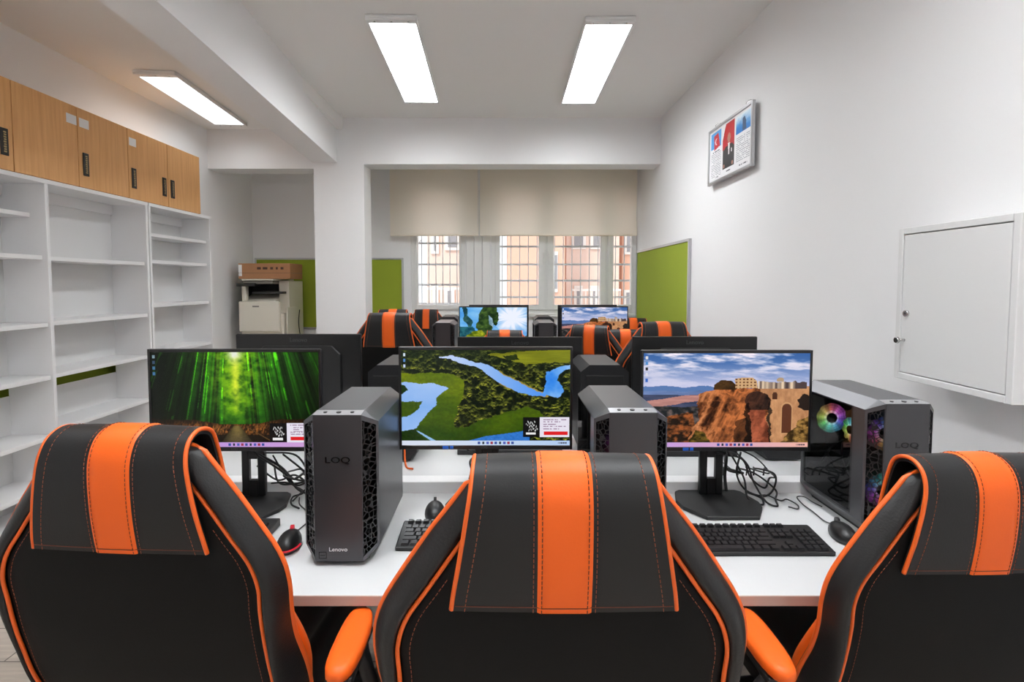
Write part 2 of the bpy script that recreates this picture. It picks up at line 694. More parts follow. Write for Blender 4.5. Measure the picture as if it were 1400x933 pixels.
def pic_bamboo(W=330, H=186):
    u, v = grid_uv(W, H)
    cx, hz = .505, .77
    d = np.abs(u - cx)
    fan = (u - cx) / (.72 + .36 * v)
    side = np.exp(-(d / .24) ** 2)
    leaf = fbm(u * 30, v * 22, 3, 5)
    right = (u > cx) * ss(.03, .16, d)
    n1 = vnoise(fan * 52 + 60, v * .8, 11)
    n2 = vnoise(fan * 105 + 20, v * .8 + 4, 17)
    n3 = vnoise(fan * 200 + 90, v * 1.2 + 9, 23)
    stalk = np.clip((n1 - .5) * 2.4, -1, 1) * .55 + np.clip((n2 - .5) * 2.6, -1, 1) * .40 + np.clip((n3 - .5) * 2, -1, 1) * .25
    lum = .10 + .50 * side + .20 * right * ss(.9, .1, v)
    lum = lum * (1 - .55 * ss(.55, .95, v) * (1 - side)) * (1 - .62 * ss(.22, .5, d) * (u < cx)) * (1 - .3 * ss(.3, .5, d))
    lum = np.clip(lum * (1 + 1.15 * stalk * ss(.02, .10, d)) * (.72 + .55 * leaf), 0, 1)
    img = mixc((.012, .035, .012), (.20, .60, .05), lum)
    crown = np.exp(-(d / (.05 + .13 * (1 - v))) ** 2) * ss(.80, .55, v) * np.clip(.25 + 2.0 * (leaf - .36), 0, 1)
    img = mixc(img, (.52, .74, .06), np.clip(crown, 0, .9))
    core = np.exp(-(d / (.016 + .022 * fbm(v * 14, u * 3, 9))) ** 2) * ss(.8, .3, v)
    img = mixc(img, (.90, .93, .25), np.clip(core * (.5 + .9 * (leaf - .3)), 0, .95))
    top = np.exp(-((u - .50) / .04) ** 2 - (v / .09) ** 2)
    img = mixc(img, (.90, .92, .86), np.clip(top * 1.6 * (leaf + .05), 0, 1))
    gleam = (n2 > .76) & (vnoise(fan * 30, v * 7, 41) > .58) & (v < .72) & (d > .06)
    img[gleam] = img[gleam] * 1.35 + np.array((.06, .14, .02))
    # ground, brush and path
    gr = v > hz - .02 * fbm(u * 18, v * 0, 4) - .05 * ss(.06, .3, d)
    br = fbm(u * 130 + 12 * v, v * 38, 31, 3)
    brush = mixc((.14, .08, .03), (.66, .40, .16), np.clip((br - .34) * 2.6, 0, 1) * np.exp(-((v - .81) / .07) ** 2))
    img[gr] = (brush * (1 - .5 * ss(.2, .5, d))[..., None])[gr]
    dark = gr & (v > .87)
    img[dark] = img[dark] * .35 + np.array((.03, .025, .015))
    pw = .018 + (v - hz) * .42
    path = (v > hz + .005) & (d < pw)
    pc = mixc((.52, .44, .22), (.30, .26, .18), np.clip((v - hz) / .2, 0, 1)) * (.8 + .35 * fbm(u * 70, v * 70, 8))[..., None]
    img[path] = (pc * (1 - .55 * (d / np.maximum(pw, 1e-3)) ** 2)[..., None])[path]
    edge = (v > hz + .02) & (abs(d - pw * 2.3) < .006)
    img[edge] = (.34, .24, .12)
    cards(img, u, v, .70, .803, .955, .745, .953)
    icons(img, u, v, [(.5, .6, .65), (.2, .3, .4), (.25, .45, .6), (.25, .45, .65)])
    taskbar(img, u, v, (.72, .58, .86), (.80, .62, .84))
    return img


def pic_river(W=330, H=186):
    u, v = grid_uv(W, H)
    w1, w2 = fbm(u * 9, v * 6, 2) - .5, fbm(u * 9 + 40, v * 6, 12) - .5
    f1, f2 = fbm(u * 34, v * 24, 6) - .5, fbm(u * 34 + 9, v * 24, 15) - .5
    U, V = u + .03 * w1 + .02 * f1, v + .03 * w2 + .025 * f2
    n = fbm(u * 42, v * 34, 21, 4)
    n2 = fbm(u * 80, v * 62, 27, 3)
    # tree crowns: brighter on their upper side
    nd = fbm(u * 42, (v + .014) * 34, 21, 4)
    crown = np.clip(.5 + (nd - n) * 3.2, 0, 1)
    img = mixc((.03, .07, .025), (.78, .78, .24), np.clip((n - .31) * 2.6, 0, 1) * np.clip(.12 + 1.25 * (crown - .28), 0, 1) + .10 * (n2 - .5))
    far = ss(.35, .0, v)
    img = mixc(img, (.06, .13, .05), .45 * far)

    def lay(poly, c1, c2, nz=None, soft=True):
        m = inpoly(U if soft else u, V if soft else v, poly)
        t = n2 if nz is None else nz
        img[m] = mixc(c1, c2, t)[m]
        return m
    lay([(.5, .05), (.62, .03), (1.02, -.02), (1.02, .12), (.88, .13), (.74, .15), (.64, .10)], (.36, .38, .05), (.62, .64, .14), fbm(u * 6, v * 30, 4))
    big = [(-.02, .25), (.12, .235), (.3, .255), (.37, .31), (.37, .44), (.345, .56), (.31, .75), (.33, .82), (.40, .80), (.47, .73), (.6, .67), (.75, .60), (.82, .64), (.86, .72), (.86, .9), (.6, .95), (-.02, .97)]
    m = lay(big, (.13, .25, .02), (.46, .52, .05), np.clip(1.25 - v * 1.35 + .8 * (fbm(u * 5, v * 8, 51) - .5), 0, 1))
    img[m] = img[m] * (.85 + .3 * n2[m])[:, None]
    for poly in ([(.6, .06), (.68, .05), (.7, .1), (.63, .11)],):
        lay(poly, (.05, .1, .02), (.2, .26, .06))
    lay([(-.02, .34), (.1, .35), (.2, .355), (.27, .40), (.24, .44), (.20, .5), (.215, .57), (.16, .66), (.12, .76), (.075, .84), (-.02, .84), (-.02, .71), (.05, .69), (.10, .63), (.125, .53), (.04, .54), (-.02, .55)],
        (.74, .82, .97), (.50, .68, .92), np.clip(.9 - 1.3 * np.abs(v - .6) + .4 * w1, 0, 1))
    lay([(-.02, .56), (.04, .54), (.12, .53), (.105, .61), (.06, .68), (-.02, .71)], (.14, .25, .02), (.32, .40, .05))
    lay([(-.02, .36), (.03, .38), (.04, .42), (.01, .46), (-.02, .48)], (.05, .14, .03), (.12, .24, .05))
    lay([(.07, .835), (.105, .855), (.20, .95), (.17, .95), (.12, .89)], (.62, .78, .92), (.5, .68, .85), None, False)
    lay([(-.02, .85), (.08, .84), (.16, .96), (-.02, .96)], (.05, .14, .02), (.14, .24, .04))
    river = [((.235, .075), .008), ((.29, .075), .018), ((.35, .115), .026), ((.43, .155), .020), ((.49, .185), .030), ((.55, .255), .040), ((.62, .33), .042), ((.69, .395), .042), ((.76, .44), .034), ((.84, .475), .016)]
    best = np.full(u.shape, 9.)
    for (a, ra), (b, rb) in zip(river[:-1], river[1:]):
        ax, ay = a
        bx, by = b
        t = np.clip(((U - ax) * (bx - ax) + (V - ay) * (by - ay)) / ((bx - ax) ** 2 + (by - ay) ** 2), 0, 1)
        dd = np.hypot(U - ax - t * (bx - ax), (V - ay - t * (by - ay))) - (ra + (rb - ra) * t)
        best = np.minimum(best, dd)
    m = best < 0
    img[m] = mixc((.75, .82, .95), (.26, .55, .93), np.clip(u * 1.6 - .45, 0, 1))[m]
    q = (best > 0) & (best < .010) & (u > .58) & (v < .52) & (V < .44 + (u - .7) * .4)
    img[q] = (.62, .55, .25)
    lay([(1.02, .14), (.93, .175), (.86, .23), (.865, .33), (.835, .46), (.92, .50), (.965, .44), (.955, .38), (.925, .31), (.94, .23), (1.02, .17)],
        (.55, .74, .95), (.16, .50, .90), np.clip(.5 + w1 * 2, 0, 1))
    lay([(.40, .95), (.5, .905), (.65, .87), (.76, .84), (.76, .96)], (.12, .38, .70), (.25, .52, .85), None, False)
    cards(img, u, v, .722, .822, .998, .705, .915)
    icons(img, u, v, [(.8, .85, .9), (.3, .5, .75), (.75, .8, .9)], .012, .024)
    taskbar(img, u, v, (.84, .87, .93), (.70, .80, .93))
    return img


def pic_cliff(W=330, H=186):
    u, v = grid_uv(W, H)
    n = fbm(u * 30, v * 24, 3, 5)
    c = fbm(u * 5 + v * 5, v * 17 - u * 2.5, 61, 5)
    c2 = fbm(u * 12 + v * 8, v * 44 - u * 7, 67, 4)
    sky = mixc((.20, .38, .64), (.66, .70, .85), ss(.0, .36, v))
    img = mixc(sky, (.93, .90, .95), np.clip((c - .44) * 3.4 + (c2 - .5) * 1.2, 0, .9) * (.65 + .5 * ss(.3, .05, v)))
    low = ss(.27, .34, v)
    img = mixc(img, (.80, .80, .92), .5 * low * (v < .36))
    w = fbm(u * 8, v * 0 + 3, 71) - .5
    img[v > .355 + .06 * w - .01 * np.sin(u * 9)] = (.34, .47, .68)
    m = v > .40 + .03 * w
    img[m] = mixc((.50, .60, .80), (.30, .38, .55), fbm(u * 6, v * 40, 5))[m]
    m = v > .44 + .02 * w
    img[m] = mixc((.14, .20, .30), (.36, .36, .48), fbm(u * 10, v * 40, 6))[m]
    m = inpoly(u, v + .03 * w, [(-.02, .52), (.16, .475), (.35, .44), (.35, .50), (.2, .55), (.05, .57), (-.02, .56)])
    img[m] = mixc((.62, .42, .40), (.80, .58, .54), fbm(u * 12, v * 50, 7))[m]
    m = v > .565 + .03 * w
    img[m] = mixc((.10, .12, .13), (.42, .36, .34), np.clip((n - .35) * 2.6, 0, 1))[m]
    m = inpoly(u + .02 * (n - .5), v, [(.13, .68), (.3, .62), (.34, .97), (.08, .97), (.14, .8)])
    img[m] = mixc((.12, .08, .05), (.66, .36, .18), np.clip((n - .36) * 3, 0, 1))[m]
    # the rock
    un, vn = u + .03 * (fbm(u * 16, v * 14, 90) - .5) * 1.7, v + .02 * (fbm(u * 20, v * 9, 91) - .5)
    rock = inpoly(un, vn, [(.335, .43), (.42, .39), (.50, .375), (.72, .365), (.80, .36), (1.02, .35), (1.02, .98), (.26, .98), (.30, .80), (.345, .70), (.325, .57)])
    rid = 1 - np.abs(2 * fbm(u * 13 + 3.0 * (v - .4), v * 4.5 + fbm(u * 5, v * 5, 77) * 2.4, 81, 5) - 1)
    rid2 = 1 - np.abs(2 * fbm(u * 34 + 9 * v, v * 12 + fbm(u * 9, v * 9, 79) * 3, 85, 3) - 1)
    rid = .68 * rid + .32 * rid2
    rc = mixc((.16, .075, .035), (.80, .46, .25), np.clip((rid - .52) * 2.3, 0, 1))
    rc = mixc(rc, (.86, .62, .44), np.clip((.5 - u) * 3, 0, 1) * np.clip((rid - .7) * 4, 0, 1))
    img[rock] = rc[rock]
    face = inpoly(un, v, [(.70, .365), (1.02, .35), (1.02, .98), (.74, .98), (.76, .6), (.73, .45)])
    fc = mixc((.62, .42, .28), (.86, .64, .45), np.clip(fbm(u * 50, v * 16, 14), 0, 1))
    img[face] = fc[face]
    ramp = inpoly(un, v, [(.64, .56), (.74, .55), (.77, .98), (.66, .98)])
    img[ramp] = mixc((.34, .16, .10), (.72, .38, .26), np.clip((rid - .45) * 2, 0, 1))[ramp]
    sh = ((un - .695) / .078) ** 2 + ((v - .53) / .125) ** 2 < 1
    img[sh & (v < .6)] = mixc((.07, .05, .045), (.34, .20, .14), np.clip((rid - .5) * 2, 0, 1))[sh & (v < .6)]
    sh = inpoly(un, v, [(.615, .55), (.64, .52), (.66, .98), (.62, .97)]) | inpoly(un, v, [(.76, .5), (.775, .58), (.77, .95), (.755, .97)])
    img[sh] = img[sh] * .3
    sh = inpoly(un, v, [(.56, .72), (.63, .68), (.66, .98), (.55, .98)])
    img[sh] = img[sh] * .5

    def arch(x, y, r, b, col):
        q = (((u - x) / r) ** 2 + ((v - y) / (r * 1.7)) ** 2 < 1) | ((abs(u - x) < r) & (v > y) & (v < b))
        img[q] = col
    arch(.868, .58, .036, .86, (.80, .60, .42))
    arch(.868, .585, .028, .85, (.36, .20, .13))
    arch(.794, .435, .014, .49, (.30, .17, .11))
    m = inpoly(un, v, [(.83, .97), (.88, .84), (.95, .72), (1.02, .64), (1.02, .97)])
    img[m] = mixc((.20, .14, .06), (.66, .50, .26), np.clip((n - .36) * 3, 0, 1))[m]
    m = inpoly(un, v, [(.28, .97), (.31, .82), (.36, .84), (.40, .92), (.4, .97)])
    img[m] = mixc((.16, .14, .04), (.55, .42, .16), np.clip((n - .36) * 3, 0, 1))[m]
    m = ((un - .98) / .035) ** 2 + ((v - .52) / .09) ** 2 < 1
    img[m] = (.16, .12, .10)
    # plateau edge, trees and the town
    m = inpoly(un, v, [(.415, .385), (.43, .32), (.48, .285), (.54, .29), (.57, .34), (.57, .385)])
    img[m] = mixc((.10, .07, .03), (.36, .24, .10), n)[m]
    m = inpoly(u, v, [(.555, .375), (.552, .27), (.60, .258), (.66, .258), (.685, .30), (.69, .37)])
    bl = ((u * 90).astype(int) % 2 == 0) & (((v * 60).astype(int)) % 2 == 0)
    img[m] = np.where(bl[..., None], (.42, .27, .17), (.82, .66, .48))[m]
    top = .275 + .03 * (vnoise(u * 46, u * 0, 33)) + .01
    m = (u > .69) & (u < .985) & (v > top) & (v < .375)
    st = vnoise(u * 75, v * 0 + 2, 35)
    img[m] = mixc((.30, .24, .24), (.90, .80, .68), np.clip((st - .3) * 2, 0, 1))[m]
    m = ((u - .825) / .022) ** 2 + ((v - .285) / .028) ** 2 < 1
    img[m & (v < .3)] = (.70, .60, .48)
    icons(img, u, v, [(.85, .85, .85), (.3, .55, .8), (.15, .15, .18), (.85, .85, .9), (.2, .4, .75)], .012, .028)
    taskbar(img, u, v, (.78, .62, .86), (.92, .70, .66))
    return img


def pic_alps(W=190, H=106):
    u, v = grid_uv(W, H)
    n = fbm(u * 18, v * 14, 3, 5)
    img = mixc((.18, .52, .86), (.55, .80, .96), fbm(u * 4, v * 6, 8))
    r = np.hypot(u - .78, (v - .28) * .7)
    ray = vnoise(np.arctan2(v - .28, u - .78) * 9 + 30, r * 0, 14)
    img = mixc(img, (.93, .95, 1.), np.clip(np.exp(-(r / .22) ** 2) + .75 * ray * np.exp(-(r / .4) ** 2), 0, 1))
    un = u + .05 * (n - .5)
    vn = v + .06 * (fbm(u * 12, v * 12, 19) - .5)

    def lay(p, a, b):
        m = inpoly(un, vn, p)
        img[m] = mixc(a, b, np.clip((n - .3) * 2, 0, 1))[m]
    lay([(.03, .0), (.06, .35), (.16, .55), (.2, .4), (.12, .2), (.1, .0)], (.05, .22, .26), (.30, .46, .40))
    lay([(-.02, .5), (.2, .5), (.25, .75), (.1, 1.02), (-.02, 1.02)], (.05, .25, .32), (.22, .50, .52))
    lay([(.24, .55), (.30, .1), (.34, .0), (.55, .0), (.58, .35), (.48, .60), (.56, .72), (.4, .8)], (.07, .17, .07), (.34, .46, .18))
    lay([(.42, .2), (.48, .3), (.5, .55), (.44, .42)], (.6, .72, .8), (.3, .45, .5))
    lay([(.5, .45), (.62, .62), (.75, .78), (.6, .85), (.5, .9), (.46, .75)], (.40, .66, .90), (.55, .78, .95))
    lay([(-.02, 1.02), (.05, .8), (.2, .62), (.33, .6), (.42, .78), (.45, 1.02)], (.26, .34, .03), (.72, .74, .16))
    lay([(.5, 1.02), (.56, .86), (.75, .82), (1.02, .74), (1.02, 1.02)], (.04, .16, .06), (.22, .36, .12))
    taskbar(img, u, v, (.8, .85, .9), (.7, .8, .9))
    return img


def pic_poster(W=150, H=90):
    u, v = grid_uv(W, H)
    img = np.ones((H, W, 3)) * np.array((.93, .93, .94))

    def rect(x0, x1, y0, y1, c):
        img[(u > x0) & (u < x1) & (v > y0) & (v < y1)] = c
    rect(.04, .31, .05, .37, (.28, .62, .88))
    m = inpoly(u, v, [(.12, .12), (.23, .10), (.28, .36), (.13, .40)])
    img[m] = (.80, .10, .13)
    m = (np.hypot((u - .185) * 1.7, v - .25) < .062) & (np.hypot((u - .20) * 1.7, v - .25) > .05)
    img[m] = (.95, .92, .92)
    rect(.35, .63, .05, .86, (.24, .24, .24))
    m = inpoly(u, v, [(.35, .05), (.63, .05), (.63, .5), (.35, .5)])
    img[m] = (.74, .10, .14)
    m = inpoly(u, v, [(.35, .05), (.42, .05), (.35, .3)])
    img[m] = (.93, .93, .94)
    m = inpoly(u, v, [(.36, .86), (.37, .55), (.42, .46), (.57, .44), (.63, .52), (.63, .86)])
    img[m] = (.15, .15, .17)
    m = ((u - .5) / .038) ** 2 + ((v - .32) / .085) ** 2 < 1
    img[m] = (.72, .54, .46)
    m = inpoly(u, v, [(.475, .41), (.525, .41), (.51, .62), (.49, .62)])
    img[m] = (.93, .93, .93)
    m = inpoly(u, v, [(.555, .53), (.575, .53), (.57, .60), (.555, .6)])
    img[m] = (.95, .95, .95)
    for x in (.385, .585):
        m = ((u - x) / .02) ** 2 + ((v - .80) / .035) ** 2 < 1
        img[m] = (.70, .52, .44)
    m = (u > .66) & (u < .97) & (v > .05) & (v < .37)
    img[m] = mixc((.90, .95, .99), (.14, .50, .82), np.clip(v * 4.2 - .3 - .6 * (fbm(u * 12, v * 14, 4) - .5), 0, 1))[m]
    m = inpoly(u, v, [(.80, .15), (.84, .12), (.87, .2), (.88, .36), (.80, .36)])
    img[m] = (.25, .36, .50)
    for (x0, x1, y0, y1) in ((.05, .31, .47, .93), (.67, .96, .43, .84)):
        m = (u > x0) & (u < x1) & (v > y0) & (v < y1) & ((v * H).astype(int) % 3 == 0) & (vnoise(u * 60, v * 300, 3) > .3)
        img[m] = (.58, .59, .63)
    for (x0, x1, y) in ((.09, .27, .43), (.44, .55, .91), (.72, .92, .92), (.16, .26, .93)):
        m = (u > x0) & (u < x1) & (abs(v - y) < .012) & (vnoise(u * 90, v, 9) > .4)
        img[m] = (.35, .35, .40)
    return img


PIC = {'bamboo': pic_bamboo(), 'river': pic_river(), 'cliff': pic_cliff(), 'alps': pic_alps(), 'cliff_small': pic_cliff(190, 106)}

# ------------------------------------------------------------------ the room
XL, XR, YB, YF = -2.95, 1.55, 6.20, -4.20
ZC, ZCL = 3.05, 2.94


def wallbox(name, m, x0, x1, y0, y1, z0, z1):
    return struct(box(name, None, m, x0, x1, y0, y1, z0, z1, 0))


wallbox('floor', M['floor'], XL - .2, XR + .2, YF - .2, YB + .2, -.1, 0)
wallbox('wall_left', M['wall'], XL - .2, XL, YF - .2, YB + .2, 0, 3.3)
wallbox('wall_right', M['wall'], XR, XR + .2, YF - .2, YB + .2, 0, 3.3)
wallbox('wall_front', M['wall'], XL, XR, YF - .2, YF, 0, 3.3)
wallbox('ceiling', M['ceiling'], -1.95, XR + .2, YF - .2, 5.4, ZC, 3.3)
wallbox('ceiling_left', M['ceiling'], XL - .2, -1.60, YF - .2, 5.4, ZCL, 3.3)
wallbox('ceiling_back', M['ceiling'], XL - .2, XR + .2, 5.4, YB + .2, 2.85, 3.3)
# beam along the room, slightly skew in plan
beam = prism('ceiling_beam', None, M['wall'], [(-1.906, 5.30), (-1.664, 5.30), (-1.08, YF), (-1.322, YF)], 'z', 2.615, 3.2)
struct(beam)
wallbox('column', M['wall'], -1.90, -1.40, 5.30, 5.57, 0, 3.2)
wallbox('lintel_beam', M['wall'], -1.40, XR, 5.30, 5.55, 2.60, 3.2)
wallbox('lintel_beam_left', M['wall'], XL, -1.90, 5.30, 5.55, 2.555, 3.2)

# back wall with two window openings
W1 = (-1.10, -.465)
W2 = (-.155, XR)
WZ0, WZ1 = 1.06, 2.55
bm = bmesh.new()
for (x0, x1, z0, z1) in ((XL, W1[0], 0, 3.3), (W1[1], W2[0], 0, 3.3), (W1[0], W1[1], 0, WZ0), (W2[0], W2[1], 0, WZ0), (W1[0], W1[1], WZ1, 3.3), (W2[0], W2[1], WZ1, 3.3)):
    add_box(bm, x0, x1, YB, YB + .22, z0, z1)
struct(obj('wall_back', bm, M['wall']))
bm = bmesh.new()
add_box(bm, W1[0] - .05, XR, YB - .05, YB + .02, WZ0 - .035, WZ0, .006, 2)
struct(obj('trim_1', bm, M['sill']))
# white pier cladding between the windows
bm = bmesh.new()
for k in range(3):
    add_box(bm, W1[1] + .012 + k * .096, W1[1] + .104 + k * .096, YB - .018, YB - .001, WZ0 + .002, 2.5, .004)
struct(obj('trim_2', bm, M['upvc']))


def window(name, x0, x1, sashes, handle_x):
    root = struct(empty(name, ((x0 + x1) / 2, YB + .05, WZ0)))
    cx = (x0 + x1) / 2
    def b(nm, p, m, a0, a1, y0, y1, z0, z1, bev=.004):
        return box(nm, p, m, a0 - cx, a1 - cx, y0, y1, z0 - WZ0, z1 - WZ0, bev, 2)
    bm = bmesh.new()
    t = .045
    for (a0, a1, z0, z1) in ((x0, x0 + t, WZ0, WZ1), (x1 - t, x1, WZ0, WZ1), (x0 + t, x1 - t, WZ0, WZ0 + t), (x0 + t, x1 - t, WZ1 - t, WZ1)):
        add_box(bm, a0 - cx, a1 - cx, -.035, .035, z0 - WZ0, z1 - WZ0, .004, 2)
    for i in range(len(sashes) - 1):
        xm = (sashes[i][1] + sashes[i + 1][0]) / 2
        add_box(bm, xm - .02 - cx, xm + .02 - cx, -.035, .035, t, WZ1 - WZ0 - t, .004, 2)
    obj('window_frame', bm, M['upvc'], root)
    gz0, gz1 = 1.165, 2.46
    for i, (g0, g1, o0, o1) in enumerate(sashes2(sashes, x0, x1, t)):
        bm = bmesh.new()
        for (a0, a1, z0, z1) in ((o0, g0, WZ0 + t, WZ1 - t), (g1, o1, WZ0 + t, WZ1 - t), (g0, g1, WZ0 + t, gz0), (g0, g1, gz1, WZ1 - t)):
            add_box(bm, a0 - cx, a1 - cx, -.055, .02, z0 - WZ0, z1 - WZ0, .006, 2)
        s = obj('window_sash', bm, M['upvc'], root)
        b('window_pane', s, M['window_glass'], g0 - .004, g1 + .004, -.012, -.006, gz0 - .004, gz1 + .004, 0)
        hx = handle_x[i]
        if hx:
            bm = bmesh.new()
            add_box(bm, hx - .012 - cx, hx + .012 - cx, -.065, -.055, .66, .73, .003)
            add_box(bm, hx - .009 - cx, hx + .009 - cx, -.095, -.08, .58, .71, .004)
            add_cyl(bm, (hx - cx, -.085, .70), 'y', .008, .008, .03, 10)
            obj('window_handle', bm, M['upvc'], s)
    return root


def sashes2(s, x0, x1, t):
    out = []
    for i, (g0, g1) in enumerate(s):
        o0 = x0 + t if i == 0 else (s[i - 1][1] + g0) / 2 + .012
        o1 = x1 - t if i == len(s) - 1 else (s[i + 1][0] + g1) / 2 - .012
        out.append((g0, g1, min(o0, g0 - .012), max(o1, g1 + .012)))
    return out


window('window_1', W1[0], W1[1], [(-1.02, -.535)], [-.50])
window('window_2', W2[0], W2[1] - .004, [(-.055, .40), (.575, 1.125), (1.275, 1.485)], [.455, .52, 1.225])


def grille(x0, x1, xs, zs, label):
    cx = (x0 + x1) / 2
    r = empty('window_grille', (cx, YB + .17, WZ0), 0, label, 'window bars')
    bm = bmesh.new()
    for x in xs:
        add_tube(bm, [(x - cx, 0, .005), (x - cx, 0, WZ1 - WZ0 - .005)], .0055, 6)
    obj('upright_bar', bm, M['grille_white'], r)
    bm = bmesh.new()
    for z in zs:
        add_box(bm, x0 - cx + .001, x1 - cx - .001, .006, .012, z - WZ0 - .012, z - WZ0 + .012)
    obj('cross_bar', bm, M['grille_white'], r)


grille(W1[0], W1[1], [-1.0 + .085 * k for k in range(6)], [1.17, 1.40, 1.645, 1.90, 2.2], 'white steel bars outside the single window beside the green board')
grille(W2[0], W2[1], [-.03 + .105 * k for k in range(15)], [1.25, 1.45, 1.645, 1.86, 2.2], 'white steel bars outside the wide three-sash window')


# roller blinds
def blind(x0, x1, label, cat):
    y = 6.09
    r = empty('roller_blind', ((x0 + x1) / 2, y, 1.96), 0, label, cat, 'roller blinds')
    w = (x1 - x0) / 2
    bm = bmesh.new()
    nz = 16
    rows = []
    for k in range(nz + 1):
        z = .02 + k / nz * .80
        rows.append([bm.verts.new((x, .003 * math.sin(k * .9) * math.sin(x * 5), z)) for x in np.linspace(-w, w, 13)])
    for a, b in zip(rows[:-1], rows[1:]):
        for i in range(12):
            bm.faces.new((a[i], a[i + 1], b[i + 1], b[i])).smooth = True
    obj('blind_fabric', bm, M['blind'], r)
    bm = bmesh.new()
    add_box(bm, -w, w, -.006, .008, 0, .022, .004, 2)
    obj('bottom_bar', bm, M['blind'], r)
    bm = bmesh.new()
    add_cyl(bm, (-w, .01, .83), 'x', .02, .02, 2 * w, 16)
    obj('roller_tube', bm, M['aluminium'], r)
    tube('pull_chain', r, M['upvc'], [(w - .01, -.012, .83), (w - .01, -.012, .4), (w - .012, -.012, .08), (w - .004, -.012, .4), (w - .004, -.012, .83)], .0015, 4, 5)


blind(-1.315, -.300, 'narrow beige roller blind pulled halfway over the single barred window', 'blind')
blind(-.283, 1.520, 'wide beige roller blind pulled halfway over the three-sash window', 'blind')

# outside
ext = struct(wallbox('ground_outside', M['ground'], -30, 30, 7.2, 60, -3.4, -3.2))


def building(name, label, m, x0, x1, D, z1, wins, rails=()):
    r = empty(name, ((x0 + x1) / 2, D + 2, -3.2), 0, label, 'building')
    cx, cy = (x0 + x1) / 2, D + 2
    box('wall', r, m, x0 - cx, x1 - cx, D - cy, D + 4 - cy, 0, z1 + 3.2, 0)
    box('parapet', r, M['facade_white'], x0 - cx - .1, x1 - cx + .1, D - cy - .1, D + 4.1 - cy, z1 + 3.2, z1 + 3.5, 0)
    for (a0, a1, b0, b1) in wins:
        f = box('window', r, M['facade_white'], a0 - cx, a1 - cx, D - cy - .08, D - cy - .002, b0 + 3.2, b1 + 3.2, .01)
        box('pane', f, M['far_window'], a0 - cx + .09, a1 - cx - .09, D - cy - .10, D - cy - .081, b0 + 3.29, b1 + 3.11, 0)
    for (a0, a1, b0, b1) in rails:
        bm = bmesh.new()
        add_box(bm, a0 - cx, a1 - cx, D - cy - .9, D - cy, b0 + 3.05, b0 + 3.2)
        for x in np.arange(a0, a1, .14):
            add_box(bm, x - cx - .012, x - cx + .012, D - cy - .88, D - cy - .85, b0 + 3.2, b1 + 3.2)
        add_box(bm, a0 - cx, a1 - cx, D - cy - .9, D - cy - .83, b1 + 3.2, b1 + 3.26)
        obj('balcony', bm, M['facade_white'], r)
    return r


def bx(px, D):
    return (px - PX) / F * D


building('apartment_building', 'pale pink apartment house seen through the single barred window', M['brick_pale'], bx(584, 15), bx(655, 15), 15, 7.5,
         [(bx(590, 15), bx(601, 15), 2.25, 3.1), (bx(609, 15), bx(630, 15), 2.35, 3.1), (bx(592, 15), bx(600, 15), .35, 1.35), (bx(608, 15), bx(622, 15), .3, 1.3)], [(bx(588, 15), bx(640, 15), .3, 1.25)])
building('apartment_building', 'salmon rendered apartment house behind the first sash of the wide window', M['brick'], bx(694, 13), bx(772, 13), 13, 8,
         [(bx(756, 13), bx(762, 13), 1.2, 2.2)])
building('apartment_building', 'pale apartment house with window band behind the last two sashes', M['brick_pale'], bx(774, 16), bx(846, 16), 16, 8,
         [(bx(780, 16), bx(800, 16), 2.45, 3.2), (bx(806, 16), bx(824, 16), 2.45, 3.2), (bx(784, 16), bx(796, 16), .4, 1.35), (bx(806, 16), bx(818, 16), .4, 1.35)], [(bx(776, 16), bx(840, 16), .35, 1.2)])
building('apartment_building', 'salmon apartment house glimpsed at the wall end of the wide window', M['brick'], bx(850, 18), bx(930, 18), 18, 8,
         [(bx(852, 18), bx(870, 18), 2.4, 3.3), (bx(852, 18), bx(868, 18), .2, 1.2)])
bm = bmesh.new()
def branch(p, d, L, r, depth):
    q = p + d * L
    add_tube(bm, [p, p + d * L * .5 + Vector((random.uniform(-.05, .05), 0, 0)), q], [r, r * .85, r * .7], 5)
    if depth:
        for _ in range(3):
            nd = (d + Vector((random.uniform(-.7, .7), random.uniform(-.4, .4), random.uniform(-.1, .5)))).normalized()
            branch(q, nd, L * .72, r * .62, depth - 1)
branch(Vector((0, 0, 0)), Vector((0, 0, 1)), 2.2, .07, 4)
tree = obj('bare_tree', bm, M['bark'], None, loc=(-1.75, 10.5, -3.2))
tag(tree, 'leafless tree outside the single barred window', 'tree')


# ------------------------------------------------------------------ ceiling lights
def lamp(c0, c1, w, z, label, th=.032, lit='diffuser'):
    """c0 near-end centre, c1 far-end centre of the lit face"""
    a, b = Vector((c0[0], c0[1], 0)), Vector((c1[0], c1[1], 0))
    L = (b - a).length
    ang = math.atan2(b.y - a.y, b.x - a.x) - PI / 2
    mid = (a + b) / 2
    r = empty('ceiling_light', (mid.x, mid.y, z), ang, label, 'ceiling light', 'LED batten panels')
    f = .014
    bm = bmesh.new()
    add_box(bm, -w / 2 - f, w / 2 + f, -L / 2 - .055, L / 2 + .05, .012, th, .008, 2)
    add_box(bm, -w / 2 - f, -w / 2, -L / 2 - .05, L / 2 + .04, 0, .02, .003)
    add_box(bm, w / 2, w / 2 + f, -L / 2 - .05, L / 2 + .04, 0, .02, .003)
    obj('lamp_housing', bm, M['lamp_frame'], r)
    for s in (-1, 1):
        e = box('end_cap', r, M['lamp_frame'], -w / 2 - f, w / 2 + f, s * (L / 2 + .027) - .025, s * (L / 2 + .027) + .025, -.002, .03, .006, 2)
        for k in (-1, 0, 1):
            cyl('screw', e, M['chrome'], (k * w * .36, s * (L / 2 + .03), -.0045), 'z', .006, .004, 10)
    box('diffuser', r, M[lit], -w / 2, w / 2, -L / 2, L / 2, .004, .0115, .001)


